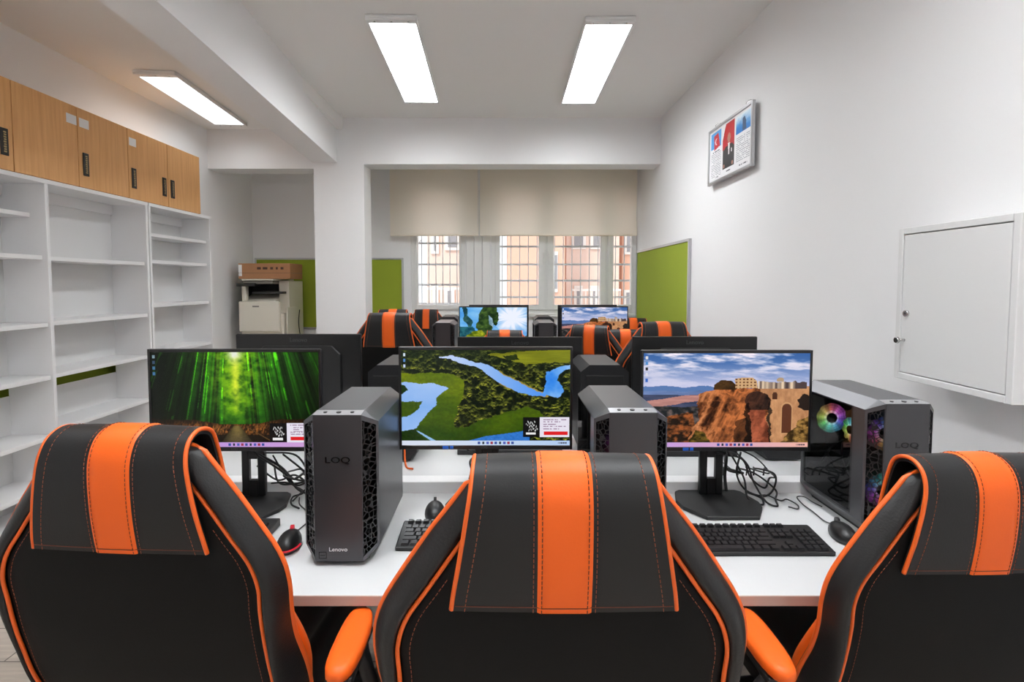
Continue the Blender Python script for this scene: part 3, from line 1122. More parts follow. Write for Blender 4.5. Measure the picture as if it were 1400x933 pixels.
lamp((-.694, 3.34), (-.738, 4.75), .286, 3.018, 'bright ceiling panel over the gap between river-picture monitor and column')
lamp((.648, 3.36), (.658, 4.78), .286, 3.018, 'bright ceiling panel between its twin and the poster wall')
lamp((-2.513, 3.90), (-2.591, 5.04), .266, 2.908, 'bright ceiling panel in the lowered bay above the beech cabinets', .032, 'diffuser_weak')
lamp((-.60, .10), (-.62, 1.51), .286, 3.018, 'ceiling panel directly overhead near the beam, out of frame')
lamp((.65, .10), (.65, 1.51), .286, 3.018, 'ceiling panel directly overhead near the grey wall cabinet, out of frame')
lamp((-2.30, .60), (-2.36, 1.74), .266, 2.908, 'ceiling panel in the lowered bay close to the doorway end, out of frame', .032, 'diffuser_weak')


lamp((-.60, -2.95), (-.60, -1.54), .286, 3.018, 'added unseen ceiling panel behind the viewer lighting the chair backs, near the beam')  # unseen pair added behind the camera to light the chair backs
lamp((.65, -2.95), (.65, -1.54), .286, 3.018, 'added unseen ceiling panel behind the viewer lighting the chair backs, wall side')  # second of the added pair, also out of view


# ------------------------------------------------------------------ bookcases
FX = -2.60        # front plane


def bookcase(label, y0, y1, divs, shelves_by_bay, thick=.022, green=None):
    cy = (y0 + y1) / 2
    r = empty('bookcase', ((FX + XL) / 2, cy, 0), 0, label, 'bookcase')
    ox = (FX + XL) / 2
    xb, xf = XL + .088 - ox, FX - ox
    b = lambda n, a0, a1, c0, c1, z0, z1, m='white_board', bev=.0015: box(n, r, M[m], a0, a1, c0 - cy, c1 - cy, z0, z1, bev)
    b('side_panel', xb, xf, y0, y0 + thick, 0, 1.98)
    b('side_panel', xb, xf, y1 - thick, y1, 0, 1.98)
    b('top_panel', xb, xf + .004, y0, y1, 1.98, 2.004)
    b('plinth', xf - .03, xf - .012, y0 + thick, y1 - thick, 0, .07)
    edges = [y0 + thick] + [v for d in divs for v in (d - thick / 2, d + thick / 2)] + [y1 - thick]
    for d in divs:
        b('divider', xb, xf, d - thick / 2, d + thick / 2, 0, 1.98)
    for i in range(0, len(edges), 2):
        a0, a1 = edges[i], edges[i + 1]
        sh, gap = shelves_by_bay[i // 2]
        if gap:
            b('back_panel', xb, xb + .005, a0, a1, .02, gap[0], 'back_board', 0)
            b('back_panel', xb, xb + .005, a0, a1, gap[1], 1.98, 'back_board', 0)
        else:
            b('back_panel', xb, xb + .005, a0, a1, .02, 1.98, 'back_board', 0)
        b('rail', xb + .006, xb + .022, a0, a1, 1.91, 1.98)
        for (z, inset) in sh:
            b('shelf', xb + .006, xf - inset, a0 + .001, a1 - .001, z - .024, z)
        b('shelf', xb + .006, xf - .012, a0 + .001, a1 - .001, .07, .092)
    return r


bookcase('long white bookcase with empty shelves under the labelled beech cabinets', 1.20, 3.868, [2.13, 3.02],
         [([(1.815, .1), (1.575, .02), (1.19, .02), (.885, .02), (.56, .02)], None),
          ([(1.815, .09), (1.575, .03), (1.19, .012), (.885, .012), (.54, .012), (.26, .012)], (.765, .832)),
          ([(1.57, .02), (1.195, .012), (.89, .012), (.57, .012), (.28, .012)], (.765, .825))])
bookcase('narrow white bookcase with closely spaced empty shelves, nearest the copier', 3.878, 4.69, [],
         [([(1.79, .03), (1.59, .03), (1.26, .02), (.90, .012), (.56, .012), (.28, .012)], None)])
# green felt behind the bookcases, seen through a slit
bd = empty('pin_board', (XL, 2.6, .66))
box('felt_panel', bd, M['felt'], .002, .030, -1.2, 1.75, 0, .34, .001)
box('board_frame', bd, M['aluminium'], .001, .035, -1.2, 1.75, .3405, .355, .001)
tag(bd, 'green felt board on the wall behind the long bookcase, seen through its slits', 'pin board')


# beech cabinets on top
def beech_cabinet(label, ydoors, handles, papers):
    y0, y1 = ydoors[0], ydoors[-1]
    cy = (y0 + y1) / 2
    r = empty('overhead_cabinet', (FX - .16, cy, 2.006), 0, label, 'cabinet')
    H = .482
    bm = bmesh.new()
    add_box(bm, -.17, .14, y0 - cy + .001, y1 - cy - .001, 0, H, .001)
    obj('cabinet_body', bm, M['beech'], r)
    for i in range(len(ydoors) - 1):
        d = box('door', r, M['beech'], .1415, .16, ydoors[i] - cy + .0025, ydoors[i + 1] - cy - .0025, .002, H - .002, .0015)
        for (k, hy) in handles:
            if k == i:
                h = box('handle', d, M['black_plate'], .1605, .166, hy - cy - .023, hy - cy + .023, .075, .215, .002)
                bm = bmesh.new()
                for q in range(9):
                    add_box(bm, .1662, .169, hy - cy - .008 + .002 * (q % 2), hy - cy + .008, .09 + q * .0125, .0985 + q * .0125, .001)
                obj('handle_inlay', bm, M['brass'], h)
        for (k, py, w) in papers:
            if k == i:
                box('paper_label', d, M['paper'], .1602, .1608, py - cy - w / 2, py - cy + w / 2, H - .115, H - .06, 0)
    return r


D0 = [1.545, 1.973, 2.401, 2.829, 3.257, 3.685, 4.113, 4.545]
beech_cabinet('beech cabinet at the camera end of the row above the long bookcase', D0[0:3], [(1, 2.02)], [])
beech_cabinet('beech cabinet with one paper note, second from the camera end', D0[2:5], [(0, 2.775)], [(1, 3.215, .075)])
beech_cabinet('single-door beech cabinet with paper note and plate handle mid-row', D0[4:6], [(0, 3.31)], [(0, 3.31, .075)])
beech_cabinet('double beech cabinet with three plate handles above the narrow bookcase', D0[5:8], [(0, 3.735), (0, 4.065), (1, 4.165)], [(0, 3.735, .07)])


# ------------------------------------------------------------------ boards, poster, wall cabinet
def board_frame(r, pts, m):
    bm = bmesh.new()
    for b in pts:
        add_box(bm, *b, .002)
    obj('board_frame', bm, m, r)


r = empty('pin_board', (-1.85, YB, .88), 0, 'green felt pin board on the back wall, half hidden by the white column', 'pin board')
x0, x1, h = -2.925 + 1.85, -1.185 + 1.85, .835
box('felt_panel', r, M['felt'], x0 + .02, x1 - .02, -.018, -.003, .02, h - .02, 0)
board_frame(r, [(x0, x0 + .022, -.024, -.001, 0, h), (x1 - .022, x1, -.024, -.001, 0, h), (x0 + .022, x1 - .022, -.024, -.001, 0, .022), (x0 + .022, x1 - .022, -.024, -.001, h - .022, h)], M['aluminium'])
r = empty('pin_board', (XR, 5.28, .92), 0, 'green felt pin board on the wall below the poster, beside the window', 'pin board')
y0, y1, h = 4.385 - 5.28, 6.13 - 5.28, .87
box('felt_panel', r, M['felt'], -.018, -.003, y0 + .02, y1 - .02, .02, h - .02, 0)
board_frame(r, [(-.026, -.001, y0, y0 + .024, 0, h), (-.026, -.001, y1 - .024, y1, 0, h), (-.026, -.001, y0 + .024, y1 - .024, 0, .024), (-.026, -.001, y0 + .024, y1 - .024, h - .024, h)], M['aluminium'])

# poster on the right-hand wall: local x runs along the wall
r = empty('framed_poster', (XR, 3.615, 2.135), -PI / 2, 'silver framed poster with flag, suited man and text high on the wall', 'poster')
w, h = .70, .40
picture('poster_sheet', r, M['poster'], pic_poster(), w - .03, h - .03, (0, -.034, h / 2))
bm = bmesh.new()
add_box(bm, -w / 2 + .004, w / 2 - .004, -.033, -.022, .004, h - .004)
obj('backing', bm, M['white_board'], r)
bm = bmesh.new()
for b in ((-w / 2, -w / 2 + .02, -.042, -.02, 0, h), (w / 2 - .02, w / 2, -.042, -.02, 0, h), (-w / 2 + .02, w / 2 - .02, -.042, -.02, 0, .02), (-w / 2 + .02, w / 2 - .02, -.042, -.02, h - .02, h)):
    add_box(bm, *b, .003)
obj('poster_frame', bm, M['aluminium'], r)
for s in (-.24, .24):
    tube('hanger', r, M['chrome'], [(s, -.03, h - .002), (s, -.03, h + .022), (s + .02, -.015, h + .026), (s + .03, -.002, h + .02)], .0025, 4, 6)

# grey wall cabinet
r = empty('wall_cabinet', (XR, 1.66, 1.078), 0, 'light grey metal wall cabinet with small lock and knob', 'cabinet')
dep, hw, h = .15, .222, .530
bm = bmesh.new()
fr = .022
for b in ((-dep, -.001, -hw, -hw + fr, 0, h), (-dep, -.001, hw - fr, hw, 0, h), (-dep, -.001, -hw + fr, hw - fr, 0, fr), (-dep, -.001, -hw + fr, hw - fr, h - fr, h)):
    add_box(bm, *b, .002)
add_box(bm, -.02, -.002, -hw + fr, hw - fr, fr, h - fr)
obj('cabinet_body', bm, M['metal_box'], r)
box('gap_shade', r, M['gap'], -dep + .03, -dep + .034, -hw + fr, hw - fr, fr, h - fr, 0)  # dark sheet close behind the door, standing in for shade in its gap
d = box('door', r, M['metal_box'], -dep + .002, -dep + .016, -hw + fr + .003, hw - fr - .003, fr + .003, h - fr - .003, .001)
lk = cyl('lock', d, M['chrome'], (-dep - .006, hw - fr - .028, .232), 'x', .0105, .01, 20)
cyl('keyhole', lk, M['gap'], (-dep - .0068, hw - fr - .028, .232), 'x', .004, .001, 12)
bm = bmesh.new()
add_cyl(bm, (-dep + .004, hw - fr - .02, .138), 'x', .005, .005, -.022, 12)
add_cyl(bm, (-dep - .016, hw - fr - .02, .138), 'x', .007, .0115, -.006, 18)
add_cyl(bm, (-dep - .022, hw - fr - .02, .138), 'x', .0115, .0095, -.007, 18)
obj('knob', bm, M['chrome'], d)

# ------------------------------------------------------------------ copier and the box on it
r = empty('copier', (-2.575, 5.84, 0), 0, 'cream office copier standing in the alcove by the green board', 'copier')
yF, yBk = -.27, .27
xl, xr = -.225, .225
box('body', r, M['copier'], xl, xr, yF + .02, yBk, .05, 1.10, .008, 2)
for k, z in enumerate((.10, .36, .62)):
    dr = box('drawer', r, M['copier'], xl + .005, xr - .055, yF - .005, yF + .02, z, z + .25, .005, 2)
    bm = bmesh.new()
    add_prism(bm, [(-.14, z + .175), (.06, z + .175), (.045, z + .145), (-.11, z + .145)], 'y', yF - .008, yF - .0055)
    obj('handle', bm, M['copier_grey'], dr)
box('front_cover', r, M['copier'], xl - .012, xr - .03, yF - .012, yF + .03, .905, 1.225, .01, 2)
box('badge', r, M['copier_grey'], -.09, -.02, yF - .0135, yF - .0125, 1.165, 1.18, 0)
prism('upper_body', r, M['copier'], [(yF + .02, 1.10), (yBk, 1.10), (yBk, 1.30), (.0, 1.30), (yF + .05, 1.225), (yF + .02, 1.225)], 'x', xl, xr - .10, .004)
box('side_tower', r, M['copier'], xr - .10, xr + .01, -.12, yBk, .60, 1.445, .006, 2)
sd = box('side_cover', r, M['copier'], xr + .0105, xr + .03, -.22, .05, .72, 1.16, .006, 2)
box('output_tray', r, M['copier_dark'], xl + .10, xr - .02, yF + .06, .1, 1.305, 1.33, .004)
box('rear_housing', r, M['copier_dark'], xl - .02, xr - .11, .03, yBk, 1.31, 1.44, .006)
box('support_post', r, M['copier'], xl + .005, xl + .05, yF + .03, yF + .09, 1.226, 1.405, .004)
box('control_panel', r, M['copier_dark'], xl - .03, xl + .17, yF - .02, yF + .13, 1.385, 1.42, .006)
box('left_housing', r, M['copier_dark'], xl - .03, xl + .002, yF + .1, yBk - .02, .95, 1.415, .006)
sc_ = box('scanner', r, M['copier_grey'], xl + .03, xr - .105, yF + .01, yBk, 1.41, 1.445, .008, 2)
box('lid', sc_, M['copier'], xl + .025, xr - .09, yF - .005, yBk, 1.447, 1.462, .004)
tube('power_cord', r, M['copier_dark'], [(xr + .034, .1, 1.12), (xr + .036, .06, .98), (xr + .036, .10, .82), (xr + .034, .14, .70)], .005, 6, 6)
r2 = empty('cardboard_box', (-2.55, 5.86, 1.464), 0, 'flat brown cardboard box lying on top of the copier', 'box')
box('carton', r2, M['cardboard'], -.28, .27, -.25, .09, 0, .165, .003)
box('tape', r2, M['tape'], -.281, .271, -.2515, .091, .060, .066, 0)
box('label', r2, M['paper'], -.278, -.242, -.2515, -.2505, .03, .15, 0)
bm = bmesh.new()
for (a, b) in ((-.08, -.04), (-.02, .03), (.06, .09), (.12, .14), (.17, .2)):
    add_box(bm, a, b, -.2515, -.2505, .10, .125)
obj('printed_mark', bm, M['print'], r2)

# ------------------------------------------------------------------ desks
DZ = .74
DT = .7406      # things stand a hair above the laminate


def desk(label, x0, x1, yf, yb, rail, legs=(-1.29, -.275, .50, 1.47), setback=.32):
    """yf user's edge, yb far edge (may run either way)"""
    cx, cy = (x0 + x1) / 2, (yf + yb) / 2
    r = empty('desk', (cx, cy, 0), 0, label, 'desk', 'white computer desks')
    lo, hi = min(yf, yb) - cy, max(yf, yb) - cy
    bm = bmesh.new()
    add_box(bm, x0 - cx, x1 - cx, lo, hi, DZ - .024, DZ, .0015)
    for f in bm.faces:
        if abs(f.normal.y) > .7 or f.normal.z < -.5:
            f.material_index = 1
    bm.normal_update()
    for f in bm.faces:
        f.material_index = 1 if abs(f.normal.y) > .7 else 0
    obj('worktop', bm, [M['desk_white'], M['desk_edge']], r)
    n = 3
    for lx in legs:
        x = lx - cx
        box('leg_panel', r, M['desk_white'], x - .012, x + .012, lo + (setback if yb > yf else .02), hi - (.02 if yb > yf else .32), 0, DZ - .0245, .001)
    s = 1 if yb > yf else -1
    e = yb - cy
    a, b = sorted((e - s * .04, e - s * .022))
    for k in range(n):
        xa = legs[k] - cx + .0125
        xb = legs[k + 1] - cx - .0125
        box('modesty_panel', r, M['desk_white'], xa, xb, a, b, .28, DZ - .0245, .001)
    if rail:
        a, b = sorted((e + s * .001, e + s * .058))
        bm = bmesh.new()
        add_box(bm, x0 - cx, x1 - cx, a, b, DZ - .02, DZ + .037, .002)
        obj('cable_rail', bm, M['white_board'], r)
    return r


desk('white desk at the front, holding the three bright screens', -1.32, 1.50, 1.104, 1.662, True)
desk('white desk behind the front one, under monitors seen from the back', -1.32, 1.50, 2.56, 1.775, False)
desk('white desk in the far pair, nearer side with two lit screens', -.76, .97, 4.10, 4.60, True, (-.735, -.40, .47, .945), .46)
desk('white desk in the far pair, on the window side', -.76, .97, 5.23, 4.70, False, (-.735, -.40, .47, .945))


# ------------------------------------------------------------------ monitors
def monitor(label, loc, rotz=0., pic=None, brand=True, sticker=False, group=None, dz=0., cables=(), w=.50, tag_text='LOQ'):
    """base centre at loc; the screen faces local -y"""
    r = empty('monitor', loc, rotz, label, 'monitor', group)
    h = .318 * w / .532
    zt = .468 + dz
    zb = zt - h
    yf = -.05                      # front of the panel
    sw, shh = w - .014, .2975 * w / .532
    box('panel', r, M['satin_black'], -w / 2, w / 2, yf + .001, yf + .013, zb, zt, .003)
    bm = bmesh.new()
    t = .0055
    zs1 = zt - .009
    zs0 = zs1 - shh + .002
    for b in ((-w / 2, -sw / 2, yf - .003, yf + .003, zb, zt), (sw / 2, w / 2, yf - .003, yf + .003, zb, zt), (-sw / 2, sw / 2, yf - .003, yf + .003, zs1, zt), (-sw / 2, sw / 2, yf - .003, yf + .003, zb, zs0)):
        add_box(bm, *b, .001)
    bz = obj('bezel', bm, M['satin_black'], r)
    if pic is None:
        box('screen', r, M['tower_dark'], -sw / 2, sw / 2, yf - .0015, yf, zs0, zs1, 0)
    else:
        picture('screen', r, M['screen'], PIC[pic], sw, zs1 - zs0, (0, yf - .0005, (zs0 + zs1) / 2))
    if pic is not None:
        text_part('brand_mark', tag_text, .009, M['logo_dim'], bz, (-.005, yf - .0032, (zb + zs0) / 2), (PI / 2, 0, 0), .0002)
        if sticker:
            box('sticker', bz, M['sticker_blue'], -.125, -.108, yf - .0038, yf - .0032, (zb + zs0) / 2 - .004, (zb + zs0) / 2 + .005, 0)
            box('sticker', bz, M['sticker_blue'], -.104, -.094, yf - .0038, yf - .0032, (zb + zs0) / 2 - .004, (zb + zs0) / 2 + .005, 0)
    # rear cover
    bm = bmesh.new()
    add_prism(bm, [(-.17, zb + .02), (.17, zb + .02), (.19, zb + .05), (.19, zt - .09), (.15, zt - .05), (-.15, zt - .05), (-.19, zt - .09), (-.19, zb + .05)], 'y', yf + .013, yf + .024, .004)
    rc = obj('rear_cover', bm, M['black_plastic'], r)
    if brand:
        text_part('brand_text', 'Lenovo', .026, M['logo_dim'], rc, (0, yf + .0136, zt - .026), (PI / 2, 0, PI), .0006)
    # stand: slotted column, hinge, base plate
    bm = bmesh.new()
    cw, c0, c1 = .0365, .044, .062
    add_box(bm, -cw, -.013, c0, c1, .012, zt - .12, .003)
    add_box(bm, .013, cw, c0, c1, .012, zt - .12, .003)
    add_box(bm, -.0131, .0131, c0, c1, .012, .062, .0005)
    add_box(bm, -.0131, .0131, c0, c1, .13, zt - .12, .0005)
    obj('stand_column', bm, M['satin_black'], r)
    box('hinge', r, M['black_plastic'], -.04, .04, yf + .02, .050, zt - .20, zt - .12, .003)
    bm = bmesh.new()
    poly = [(-.125, .0), (-.105, .072), (-.09, .084), (.09, .084), (.105, .072), (.125, -.01), (.118, -.045), (.078, -.113), (-.072, -.113), (-.118, -.045)]
    add_prism(bm, poly, 'z', 0, .011, .002)
    obj('base_plate', bm, M['black_plastic'], r)
    for i, (pts, rad) in enumerate(cables):
        tube('cable', r, M['black_plastic'], pts, rad, 8, 6)
    return r


def mon_at(pxc, pyt, D, dz0=.468):
    """base location and stand offset so that the panel's top centre sits at the pixel"""
    p = at(pxc, pyt, D)
    return (p.x, D + .05, DT), (p.z - DT) - dz0


def drop(x, y=.18):
    """a cable's way over the rail and down the gap behind it"""
    k = (x * 37) % 1.0
    return [(x - .05 + .07 * k, y - .14, .062 + .02 * k), (x - .01, y - .055, .056 + .012 * k), (x + .012 * k, y - .005, .035), (x + .004, y + .002, -.12)]


cab3 = [
    ([(.02, .0, .16), (.05, .055, .13), (.055, .075, .06), (.05, .05, .02)], .0055),
    ([(.03, .0, .17), (.075, .06, .12), (.105, .05, .06), (.10, .01, .012), (.13, -.02, .006), (.15, .03, .006), (.12, .06, .012)] , .003),
    ([(.05, .0, .165), (.12, .06, .10), (.135, .05, .05), (.15, .0, .008), (.17, -.03, .006), (.19, .02, .006), (.21, .06, .02)] + drop(.13), .003),
    ([(.07, .0, .16), (.09, .07, .07), (.115, .06, .02), (.16, .03, .012), (.20, .05, .03)] + drop(.185), .003),
    ([(.0, .03, .15), (.10, .06, .12), (.13, .06, .06), (.17, .05, .03), (.20, .08, .05)] + drop(.225), .003),
    ([(.06, .02, .17), (.15, .08, .12), (.20, .10, .075)] + drop(.16), .0025),
    ([(.03, .02, .15), (.06, .09, .11), (.075, .10, .07)] + drop(.08), .004),
    ([(.15, .05, .006), (.18, .05, .006), (.20, .01, .006), (.225, .02, .006), (.235, -.02, .006), (.22, -.05, .006), (.20, -.035, .006)], .0022),
]
cab1 = [
    ([(.02, .0, .17), (.07, .07, .10), (.11, .07, .06)] + drop(.15), .004),
    ([(.03, .0, .16), (.09, .06, .08), (.13, .06, .03), (.17, .05, .02), (.19, .07, .04)] + drop(.20), .0035),
    ([(.05, .0, .165), (.12, .08, .13), (.16, .07, .06), (.10, .07, .04), (.065, .07, .05), (.05, .08, .10)], .003),
    ([(.0, .07, .10), (.06, .08, .05), (.12, .07, .07), (.17, .07, .03), (.20, .04, .008), (.23, .03, .006)], .003),
    ([(.13, .02, .006), (.15, .04, .025), (.17, .06, .03), (.20, .04, .008), (.24, .02, .006)], .003),
    ([(.14, .05, .006), (.16, .0, .006), (.20, -.05, .006), (.21, -.08, .006)], .002),
    ([(.1, .03, .15), (.14, .07, .09), (.18, .07, .05)] + drop(.10), .003),
    ([(.04, .08, .04), (.09, .06, .05), (.14, .05, .045), (.18, .07, .06)] + drop(.21), .003),
    ([(.06, .05, .14), (.10, .07, .05), (.15, .06, .02), (.12, .05, .008), (.135, .0, .006), (.17, -.03, .006)], .0028),
]
cab2 = [([(-.03, .0, .16), (-.055, .08, .11), (-.045, .1, .06)] + drop(-.04), .0035),
        ([(-.06, .02, .17), (-.03, .08, .13), (.0, .1, .08)] + drop(.02), .0025),
        ([(.05, .02, .16), (.09, .08, .10), (.12, .09, .06)] + drop(.13), .003)]
l, dz = mon_at(320, 477.5, 1.512)
monitor('monitor showing a sunlit bamboo forest path', l, 0, 'bamboo', True, False, 'lit monitors on the front desk', dz, cab1)
l, dz = mon_at(664, 474.5, 1.505)
monitor('monitor showing a green river valley, behind the middle chair', l, 0, 'river', True, True, 'lit monitors on the front desk', dz, cab2)
l, dz = mon_at(994, 479, 1.528)
monitor('large monitor showing a cliff-top town with a stone arch', l, 0, 'cliff', True, True, 'lit monitors on the front desk', dz, cab3)


def mon_back(pxc, pyt, D, label, wpx):
    p = at(pxc, pyt, D)
    return monitor(label, (p.x, D - .04, DT), PI, None, True, False, 'monitors seen from behind', (p.z - DT) - .468, (), .555)


mon_back(408, 457, 2.33, 'black monitor back peeking over the bamboo screen', 176)
mon_back(711, 461, 2.33, 'black monitor back peeking over the river valley screen', 176)
mon_back(950, 460.5, 2.33, 'black monitor back peeking over the cliff-top screen', 180)
l, dz = mon_at(674.5, 419, 4.28)
monitor('small distant screen showing green peaks and blue light rays', l, 0, 'alps', True, False, 'lit monitors on the far desk', dz, (), .56)
l, dz = mon_at(813, 419, 4.40)
monitor('small distant screen with the cliff-top picture, in front of the barred window', l, 0, 'cliff_small', True, False, 'lit monitors on the far desk', dz, (), .56)
mon_back(682, 417, 4.90, 'distant monitor back just above the green peaks screen', 81)
mon_back(803, 417, 4.94, 'distant monitor back just above the far cliff-top screen', 78)


# ------------------------------------------------------------------ computer towers
TW, TD, TH = .09, .318, .369     # half width, depth, height


def fan_disc(name, parent, m, c, axis, r, phase=0., blades=True):
    bm = bmesh.new()
    n, rings = 40, [.34, .5, .66, .82, 1.0]
    c = Vector(c)
    V = []
    for q in rings:
        row = []
        for k in range(n):
            a = 2 * PI * k / n
            p = (math.cos(a) * q * r, math.sin(a) * q * r)
            off = .004 * math.sin(a * 9) * (q - .3)
            row.append(bm.verts.new(c + (Vector((p[0], off, p[1])) if axis == 'y' else Vector((off, p[0], p[1])))))
        V.append(row)
    lay = bm.loops.layers.float_color.new('picture')
    import colorsys
    for i in range(len(rings) - 1):
        for k in range(n):
            f = bm.faces.new((V[i][k], V[i][(k + 1) % n], V[i + 1][(k + 1) % n], V[i + 1][k]))
            h = (k / n + phase) % 1.0
            bright = (1.0, .75, .5, .28)[i] * (.75 + .25 * math.sin(2 * PI * k / n * 9))
            col = colorsys.hsv_to_rgb(h, .80 if i else .55, bright)
            for lp in f.loops:
                lp[lay] = (*col, 1)
    o = obj(name, bm, m, parent)
    bm = bmesh.new()
    add_cyl(bm, c - (Vector((0, .004, 0)) if axis == 'y' else Vector((.004, 0, 0))), axis, r * .34, r * .34, .008, 20)
    obj('fan_hub', bm, M['tower_dark'], o)
    return o


def tower(label, loc, rotz=0., lit=False, group='computer towers', detail=True, paint='tower'):
    """front face at local y=0 side -y; base centre at loc (centre of footprint)"""
    r = empty('computer_tower', loc, rotz, label, 'computer', group)
    y0 = -TD / 2
    z0, z1 = .007, TH
    c, cz, cb, cf = .033, .026, .026, .03
    outer = [(-TW, z0 + .034), (-TW, z1 - cz), (-TW + c, z1), (TW - c, z1), (TW, z1 - cz), (TW, z0 + .034), (TW - cb, z0), (-TW + cb, z0)]
    yb_ = y0 + TD
    ys = y0 + cf
    bm = bmesh.new()
    A = [bm.verts.new((x, ys, z)) for x, z in outer]
    B = [bm.verts.new((x, yb_, z)) for x, z in outer]
    fr = [(-TW + c, z1 - .004), (TW - c, z1 - .004), (TW - c, z0 + .004), (-TW + c, z0 + .004)]
    Fv = [bm.verts.new((x, y0, z)) for x, z in fr]
    n = len(outer)
    for i in range(n):
        if i == 0:        # side with the glass: leave an opening framed by borders
            yA, yB_, zA, zB = ys + .052, yb_ - .02, outer[0][1] + .012, outer[1][1] - .004
            q = [bm.verts.new((-TW, a, z)) for a, z in ((yA, zA), (yA, zB), (yB_, zB), (yB_, zA))]
            o4 = [A[0], A[1], B[1], B[0]]
            for k in range(4):
                bm.faces.new((o4[k], o4[(k + 1) % 4], q[(k + 1) % 4], q[k]))
            continue
        bm.faces.new((A[i], A[(i + 1) % n], B[(i + 1) % n], B[i]))
    bm.faces.new(B[::-1])
    # front: top strip, bottom bevels (vents and centre panel are their own parts)
    bm.faces.new((A[1], A[2], Fv[0]))
    bm.faces.new((A[3], A[4], Fv[1]))
    bm.faces.new((A[5], A[6], Fv[2]))
    bm.faces.new((A[7], A[0], Fv[3]))
    bm.faces.new((A[6], A[7], Fv[3], Fv[2]))
    # frames around the vents
    def vent(e0, e1, f0, f1, nm):
        P = [e0.co, e1.co, f1.co, f0.co]   # outer bottom, outer top, inner top, inner bottom
        def bil(s, t):
            return (P[0] * (1 - s) + P[3] * s) * (1 - t) + (P[1] * (1 - s) + P[2] * s) * t
        s0, s1, t0, t1 = .14, .97, .03, .965
        q = [bm.verts.new(bil(s, t)) for s, t in ((s0, t0), (s0, t1), (s1, t1), (s1, t0))]
        o4 = [e0, e1, f1, f0]
        for k in range(4):
            bm.faces.new((o4[k], o4[(k + 1) % 4], q[(k + 1) % 4], q[k]))
        b2 = bmesh.new()
        v = [b2.verts.new(x.co + Vector((0, .003, 0))) for x in q]
        b2.faces.new(v)
        return b2
    vl = vent(A[0], A[1], Fv[3], Fv[0], 'l')
    vr = vent(A[5], A[4], Fv[2], Fv[1], 'r')
    bmesh.ops.recalc_face_normals(bm, faces=bm.faces)
    body = obj('case_body', bm, M[paint], r)
    obj('vent_grille', vl, M['vent'], r)
    obj('vent_grille', vr, M['vent'], r)
    # centre front panel with top strip
    bm = bmesh.new()
    add_box(bm, -TW + c, TW - c, y0, y0 + .006, z0 + .004, z1 - .004, .0008)
    fp = obj('front_panel', bm, M['tower_front'], r)
    bm = bmesh.new()
    v = [bm.verts.new(p) for p in ((-TW + c, y0, z1 - .0035), (TW - c, y0, z1 - .0035), (TW - c, ys + .0, z1 + .0006), (-TW + c, ys, z1 + .0006))]
    bm.faces.new(v)
    sp = obj('button_strip', bm, M['tower_strip'], r)
    if detail:
        for k, x in enumerate((-.032, 0, .032)):
            cyl('button', sp, M['black_plastic'], (x, y0 + .015, z1 - .0025), 'z', .0045 if k != 1 else .006, .003, 10)
        text_part('logo', 'LOQ', .0205, M['logo_dark'], fp, (0, y0 - .001, z0 + .25), (PI / 2, 0, 0), .0006, 1.4)
        text_part('brand_text', 'Lenovo', .0135, M['logo_light'], fp, (-.002, y0 - .0006, z0 + .034), (PI / 2, 0, 0), .0006, 1.1)
        bm = bmesh.new()
        for b in ((-.048, -.030, .012, .013), (-.048, -.030, .027, .028), (-.048, -.047, .013, .027), (-.031, -.030, .013, .027), (-.045, -.033, .019, .020)):
            add_box(bm, b[0], b[1], y0 - .0006, y0, z0 + b[2], z0 + b[3])
        obj('badge', bm, M['logo_dark'], fp)
    # inside: plate, shroud, fans, cables
    x_in = TW - .03
    box('inner_plate', r, M['tower_dark'], x_in, x_in + .003, ys + .01, yb_ - .01, z0 + .036, z1 - .03, 0)
    gl = bmesh.new()
    add_box(gl, -TW - .0008, -TW + .002, ys + .046, yb_ - .014, outer[0][1] + .006, outer[1][1] - .001)
    obj('side_glass', gl, M['case_glass'], r)
    if detail:
        box('power_supply_shroud', r, M['tower_dark'], -TW + .012, x_in - .001, ys + .062, yb_ - .012, z0 + .036, z0 + .105, .002)
        box('fan_shroud', r, M['tower_dark'], -TW + .008, x_in - .001, ys + .05, ys + .056, z0 + .036, z1 - .03, 0)
        fm = M['fan'] if lit else M['fan_dim']
        fan_disc('case_fan', r, fm, (-.015, yb_ - .03, .255), 'y', .046, .75)
        fan_disc('case_fan', r, fm, (-.02, .03, .245), 'x', .036, .3)
        for z in (.115, .27):
            fan_disc('case_fan', r, M['fan_low'] if lit else M['fan_dim'], (-.012, ys + .034, z), 'y', .046, .1 + z)
        box('serial_label', r, M['plate_light'], x_in - .003, x_in - .001, .06, .115, .165, .20, 0)
        box('graphics_card', r, M['black_plastic'], -.02, x_in - .002, -.04, .13, .125, .155, .003)
        tube('inner_cable', r, M['black_plastic'], [(-.05, .09, .22), (-.06, .07, .16), (-.055, .03, .125), (-.05, .0, .15), (-.045, -.02, .20)], .004, 6, 6)
        tube('inner_cable', r, M['black_plastic'], [(-.03, .05, .21), (-.055, .01, .17), (-.06, -.03, .13), (-.055, -.06, .15), (-.04, -.08, .21)], .003, 6, 6)
        tube('inner_cable', r, M['black_plastic'], [(-.055, .11, .12), (-.06, .05, .19), (-.055, -.01, .23)], .0025, 6, 6)
    # rear face details
    box('rear_plate', r, M['tower_dark'], -TW + .02, TW - .02, yb_, yb_ + .002, z0 + .05, z1 - .04, .0005)
    box('port_cover', r, M['plate_light'], .035, .06, yb_ + .002, yb_ + .004, z0 + .25, z0 + .262, 0)
